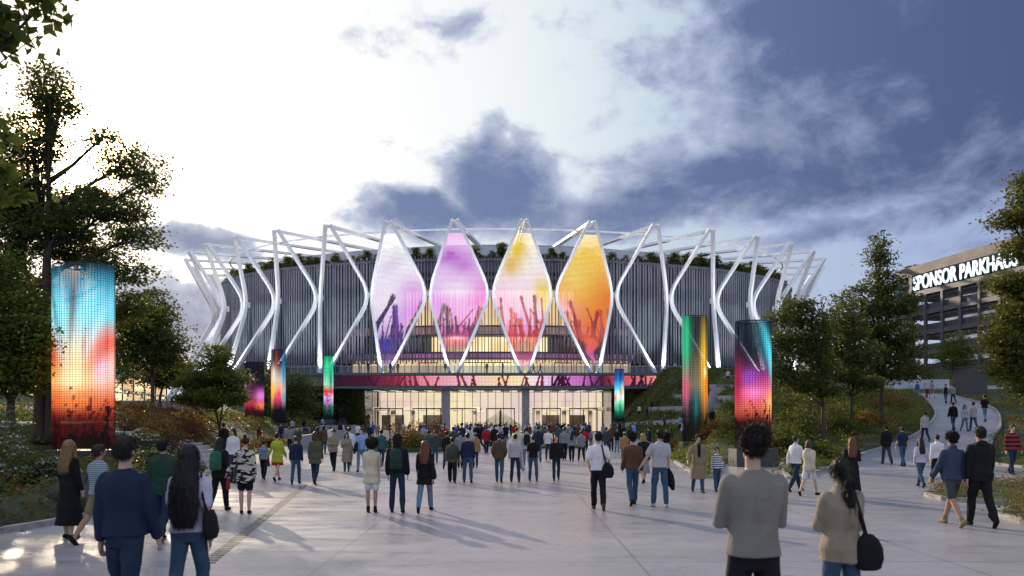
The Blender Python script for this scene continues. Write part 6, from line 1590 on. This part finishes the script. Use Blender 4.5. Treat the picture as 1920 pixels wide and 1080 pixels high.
person(1043, 901, 819, 178, 'stepR', 'm', 'hair_short', 'dark', 'puffer', 'black', 'jeans', 'dark denim', 'bearded, walking towards the viewer')
person(987, 878, 800, 5, S1, 'm', 'hair_short', 'dark', 'hoodie', 'light grey', 'jeans', 'light denim', 'with a round black backpack', bags=(('backpack', 'black'),))
person(969, 862, 801, -5, S2, 'm', 'hair_short', 'dark', 'jacket', 'cream', 'trousers', 'dark grey', 'behind the light grey long-sleeved top')
person(1009, 866, 798, 2, S1, 'm', 'hair_short', 'black', 'jacket', 'navy', 'jeans', 'blue denim', 'near the small planter')
person(1028, 862, 800, -4, 'walkR', 'm', 'hair_short', 'dark', 'tshirt', 'white', 'jeans', 'dark denim', 'left arm bare, near the small planter')
person(1058, 862, 801, 5, S2, 'm', 'hair_short', 'black', 'sweater', 'grey', 'trousers', 'black', 'left of the curly-haired woman')
person(1072, 865, 807, -8, S1, 'f', 'hair_long', 'dark', 'sweater', 'grey', 'trousers', 'black', 'long curly hair, hall centre-right')
person(1090, 864, 805, 6, 'walkL', 'm', 'hair_short', 'brown', 'hoodie', 'grey', 'trousers', 'black', 'right of the curly-haired woman')
person(1049, 842, 797, 0, S1, 'm', 'hair_short', 'dark', 'jacket', 'teal', 'trousers', 'black', 'farther off, past the white t-shirt')
person(1070, 838, 799, 4, S2, 'm', 'hair_short', 'black', 'shirt', 'light blue', 'jeans', 'blue denim', 'farther off before the right hall doors')
person(1098, 848, 801, -5, S1, 'f', 'hair_bob', 'dark', 'jacket', 'red', 'trousers', 'black', 'right part of the plaza crowd')
person(1108, 838, 806, 0, 'stand', 'c', 'hair_short', 'black', 'sweater', 'blue striped', 'jeans', 'blue denim', 'a child beside the red jacket')
person(1137, 852, 800, -3, S2, 'm', 'hat_cap', 'black', 'jacket', 'dark grey', 'jeans', 'blue denim', 'wearing a black cap')
person(1157, 849, 805, 176, 'stepL', 'f', 'hair_long', 'dark', 'tshirt', 'black', 'jeans', 'light denim', 'facing the viewer, long hair')
person(1171, 870, 810, 2, S1, 'm', 'hat_cap', 'light grey', 'jacket', 'tan', 'jeans', 'dark denim', 'wearing a pale cap')
person(1122, 956, 809, -2, 'stepL_pocket', 'm', 'hair_short', 'black', 'tshirt', 'white', 'trousers', 'black', 'black messenger bag on the hip', bags=(('messenger_bag', 'black'),), hi=True, shoes=('shoes', 'dark grey'))
person(1186, 947, 812, 4, 'stepR', 'm', 'hair_curly', 'black', 'sweater', 'brown', 'jeans', 'blue denim', 'curly hair, between two t-shirts', hi=True)
person(1237, 951, 806, -2, 'wide_hold', 'm', 'hair_short', 'dark', 'tshirt', 'light grey', 'jeans', 'blue denim', 'black jacket hanging from one hand', bags=(('held_jacket', 'black'),), hi=True, shoes=('shoes', 'light grey'))
person(1206, 906, 812, 6, S2, 'f', 'hair_bob', 'blond', 'jacket', 'black', 'longskirt', 'grey', 'between the brown and light grey tops')
person(1217, 850, 801, 70, 'stand', 'm', 'hair_short', 'dark', 'jacket', 'navy', 'trousers', 'grey', 'in profile near the flower bed')
person(1249, 852, 805, 160, 'stand_phone', 'm', 'hair_short', 'dark', 'jacket', 'black', 'jeans', 'light denim', 'standing at the edge of the flower bed')
person(1309, 923, 812, 180, 'stepL_point', 'm', 'hat_beanie', 'black', 'longcoat', 'khaki', 'jeans', 'blue denim', 'bearded, black hat and scarf, facing', bags=(('scarf', 'black'),), hi=True)
person(1344, 922, 838, 182, 'stepR', 'c', 'hair_short', 'dark', 'sweater', 'striped', 'jeans', 'blue denim', 'a boy beside the long khaki coat', hi=True)
person(1492, 921, 813, -62, 'walkL', 'm', 'hair_short', 'dark', 'shirt', 'white', 'trousers', 'dark denim', 'in profile by the totem plinth')
person(1517, 929, 822, -50, 'walkR', 'f', 'hair_bob', 'brown', 'hoodie', 'cream', 'shorts', 'white', 'bare legs, beside the white shirt')
# ---- on the winding path
person(1662, 871, 797, -2, S1, 'm', 'hair_short', 'black', 'jacket', 'black', 'trousers', 'dark grey', 'at the foot of the winding path')
person(1692, 875, 799, 4, S2, 'm', 'hair_short', 'dark', 'polo', 'navy', 'jeans', 'blue denim', 'at the foot of the winding path')
person(1726, 913, 822, 0, 'walkR_pocket', 'f', 'hair_long', 'black', 'shirt', 'lavender', 'jeans', 'blue denim', 'hand on hip below the path')
person(1757, 906, 815, -6, 'stepL', 'm', 'hair_short', 'dark', 'shirt', 'white', 'trousers', 'black', 'below the path, next to the lavender shirt')
person(1898, 890, 797, 178, 'stepR', 'm', 'hair_short', 'dark', 'sweater', 'red striped', 'jeans', 'dark denim', 'bearded, facing at the right edge')
person(1734, 829, 773, 2, S1, 'm', 'hair_short', 'dark', 'hoodie', 'light grey', 'jeans', 'dark denim', 'on the inner path bend')
person(1787, 808, 754, 0, S2, 'm', 'hair_short', 'dark', 'puffer', 'black', 'jeans', 'blue denim', 'left one of three on the path')
person(1809, 809, 759, 178, S1, 'f', 'hair_long', 'dark', 'sweater', 'light grey', 'jeans', 'light denim', 'middle of three')
person(1825, 808, 754, 2, S1, 'm', 'hair_short', 'dark', 'hoodie', 'light grey', 'jeans', 'blue denim', 'right of three')
person(1846, 791, 740, -4, S2, 'm', 'hair_short', 'black', 'tshirt', 'black', 'jeans', 'light denim', 'on the outer bend of the path')
person(1720, 747, 718, 0, S1, 'm', 'hair_short', 'dark', 'shirt', 'blue', 'jeans', 'light denim', 'at the top left of the path')
person(1738, 747, 709, 180, S2, 'm', 'hair_short', 'dark', 'jacket', 'light grey', 'trousers', 'dark red', 'at the top of the path, facing')
person(1747, 747, 713, 4, S1, 'm', 'hair_short', 'dark', 'tshirt', 'grey', 'shorts', 'khaki', 'at the top of the path')
person(1773, 757, 720, 0, S2, 'm', 'hair_short', 'black', 'vest', 'black', 'jeans', 'blue denim', 'upper path, left of a pair')
person(1787, 757, 721, 0, S1, 'm', 'hair_short', 'dark', 'shirt', 'grey', 'jeans', 'dark denim', 'upper path, right of a pair')
person(1724, 725, 700, 0, S1, 'm', 'hair_short', 'dark', 'tshirt', 'white', 'trousers', 'black', 'on the crest by the garage stair')
person(1798, 733, 704, 0, S2, 'm', 'hair_short', 'dark', 'tshirt', 'black', 'shorts', 'navy', 'on the crest left of the service block')
person(1806, 735, 705, 0, S1, 'm', 'hair_short', 'blond', 'shirt', 'light blue', 'jeans', 'blue denim', 'by the service block')
# ---- on the right hillside
for px, yf, yh, tc_, lb in ((1275, 812, 785, 'light blue', 'above the long hillside wall'), (1335, 806, 786, 'black', 'between the two large right totems'), (1247, 806, 788, 'dark grey', 'leaning on the hillside wall'), (1181, 786, 770, 'red', 'low on the left of the hillside'), (1199, 782, 763, 'white', 'on the lower hillside steps'), (1222, 774, 757, 'black', 'on the second hillside terrace'), (1365, 717, 697, 'lavender', 'high on the hillside stairway'), (1213, 786, 768, 'navy', 'below the second hillside terrace')):
    person(px, yf, yh, rnd.choice((0, 30, 170)), rnd.choice((S1, 'stand')), rnd.choice('mf'), 'hair_short', 'dark', 'shirt', tc_, 'trousers', rnd.choice(('black', 'dark denim')), lb)
# ---- back left of the plaza
bl = [(527, 831, 794, 'm', 'jacket', 'navy', 'jeans', 'blue denim', 'at the back left by the yellow totem', 170), (543, 842, 803, 'm', 'hoodie', 'grey', 'trousers', 'black', 'before the left retaining wall', 0), (560, 848, 804, 'f', 'jacket', 'dark grey', 'trousers', 'brown', 'at the back left, facing', 175), (573, 834, 796, 'm', 'jacket', 'navy', 'jeans', 'dark denim', 'alone before the slanting wall', 0),
      (486, 833, 803, 'f', 'coat', 'dark red', 'trousers', 'black', 'by the dark magenta totem', 0), (595, 850, 801, 'f', 'jacket', 'brown', 'trousers', 'dark grey', 'behind the olive coat', 0), (607, 850, 798, 'f', 'coat', 'brown', 'jeans', 'dark denim', 'behind the beige jacket', 0), (619, 846, 799, 'm', 'shirt', 'white', 'trousers', 'grey', 'behind the beige jacket', 0),
      (638, 822, 791, 'm', 'coat', 'black', 'trousers', 'black', 'left of two by the pale wall', 0), (647, 820, 793, 'm', 'jacket', 'dark grey', 'trousers', 'black', 'right of two by the pale wall', 0), (671, 831, 793, 'm', 'tshirt', 'white', 'jeans', 'dark denim', 'far left crowd before the hall', 0), (655, 872, 801, 'm', 'shirt', 'white', 'trousers', 'dark grey', 'behind the beige long coat', 0),
      (693, 829, 795, 'm', 'puffer', 'navy', 'trousers', 'black', 'left of the plaza planter', 0), (723, 849, 798, 'f', 'hoodie', 'cream', 'jeans', 'blue denim', 'facing, just left of the red shrubs', 178), (605, 806, 783, 'm', 'shirt', 'light blue', 'trousers', 'dark denim', 'at the top of the slanting wall', 0), (548, 812, 792, 'm', 'jacket', 'light grey', 'trousers', 'black', 'on the upper left terrace', 0), (570, 810, 791, 'm', 'jacket', 'black', 'trousers', 'black', 'on the upper left terrace', 0), (420, 860, 793, 'm', 'coat', 'black', 'trousers', 'black', 'in the shade of the small maple', 0), (850, 862, 800, 'm', 'hoodie', 'dark grey', 'trousers', 'dark denim', 'left of the hall column', 0), (881, 866, 799, 'm', 'hoodie', 'light grey', 'jeans', 'dark denim', 'behind the brimmed hat', 0), (866, 846, 793, 'm', 'jacket', 'navy', 'trousers', 'black', 'mid crowd left of the red jacket', 0),
      (1184, 842, 803, 'm', 'jacket', 'olive', 'jeans', 'dark denim', 'behind the curly hair and pale cap', 0), (1146, 838, 801, 'f', 'shirt', 'light blue', 'trousers', 'black', 'right end of the far crowd', 0), (816, 868, 808, 'm', 'jacket', 'dark grey', 'jeans', 'blue denim', 'behind the long auburn hair', 0), (803, 866, 807, 'm', 'hoodie', 'teal', 'trousers', 'black', 'close behind the auburn hair', 0), (1258, 842, 806, 'f', 'coat', 'dark grey', 'trousers', 'black', 'by the front of the flower bed', 20)]
for px, yf, yh, g, top, tc_, bot, bc, pl, rt in bl:
    person(px, yf, yh, rt + rnd.uniform(-8, 8), rnd.choice((S1, S2, 'stand')), g, rnd.choice(('hair_short', 'hair_short', 'hair_curly') if g == 'm' else ('hair_bob', 'hair_long')), rnd.choice(('black', 'dark', 'brown')), top, tc_, bot, bc, pl)
# ---- the far crowd before the hall: nothing tells these apart
tops = [('jacket', 'navy'), ('shirt', 'white'), ('hoodie', 'grey'), ('jacket', 'black'), ('shirt', 'light blue'), ('jacket', 'dark grey'), ('shirt', 'bright blue'), ('sweater', 'red'), ('jacket', 'brown'), ('tshirt', 'lavender')]
zone = [(1108, 805, 'bright blue'), (1038, 812, 'navy'), (901, 816, 'red'), (944, 823, 'white'), (950, 819, 'white'), (958, 818, 'navy'), (967, 816, 'dark grey')]
far = []
for px, yf, c in zone: far.append((px, yf, c))
r_ = random.Random(99)
for k in range(112):
    yf = r_.choice([r_.uniform(810, 818), r_.uniform(812, 828), r_.uniform(816, 840), r_.uniform(822, 846)]); far.append((r_.gauss(925, 150) if r_.random() < .8 else r_.uniform(640, 1200), yf, None))
for px, yf, c in far:
    if abs(px - 775) < 75 and 835 > yf > 822: yf = 818
    t_ = r_.choice(tops); c = c or t_[1]; s_ = (yf - HOR) / EYE
    nm = {'navy': 'dark', 'black': 'dark', 'dark grey': 'dark', 'brown': 'dark', 'grey': 'grey'}.get(c, 'blue' if 'blue' in c else c)
    person(px, yf, yf - s_ * r_.uniform(1.62, 1.85), r_.choice((0, 0, 10, -12, 170, 90)), r_.choice((S1, S2, 'stand')), r_.choice('mmf'), 'hair_short', r_.choice(('black', 'dark', 'brown')), 'jacket' if t_[0] not in ('shirt', 'hoodie') else t_[0], c, 'trousers', r_.choice(('black', 'dark denim', 'dark grey')), '',
           group='far crowd before the entrance hall', label=f'small distant person in a {nm} top in the far crowd before the entrance hall')
# ---- on the balcony
for k, (px, c, rt, ps, lb) in enumerate([(690, 'black', 0, 'stand', 'far left'), (732, 'navy', 170, 'stand', 'left of the first petal foot'), (746, 'black', 175, 'stand', 'right of the first petal foot'), (835, 'brown', 0, 'stand', 'left of the second petal foot'), (913, 'dark grey', 160, 'stand', 'middle'), (943, 'navy', 80, 'stand', 'left of the third petal foot'), (993, 'dark grey', -90, 'walkL', 'right of the third petal foot'), (1000, 'brown', -90, 'walkR', 'walking right, second of three'), (1013, 'dark grey', -88, 'walkL', 'walking right, first of three'), (1266, 'light grey', 170, 'stand', 'far right end')]):
    Yb = 121.3 + (1.0 if ps == 'stand' else 2.2); person(px, 700, 680, rt, ps, 'm', 'hair_short', 'black', 'jacket', c, 'trousers', 'black', '', z=9.80, Y=Yb, label=f'person in {c} jacket on the balcony, {lb}')
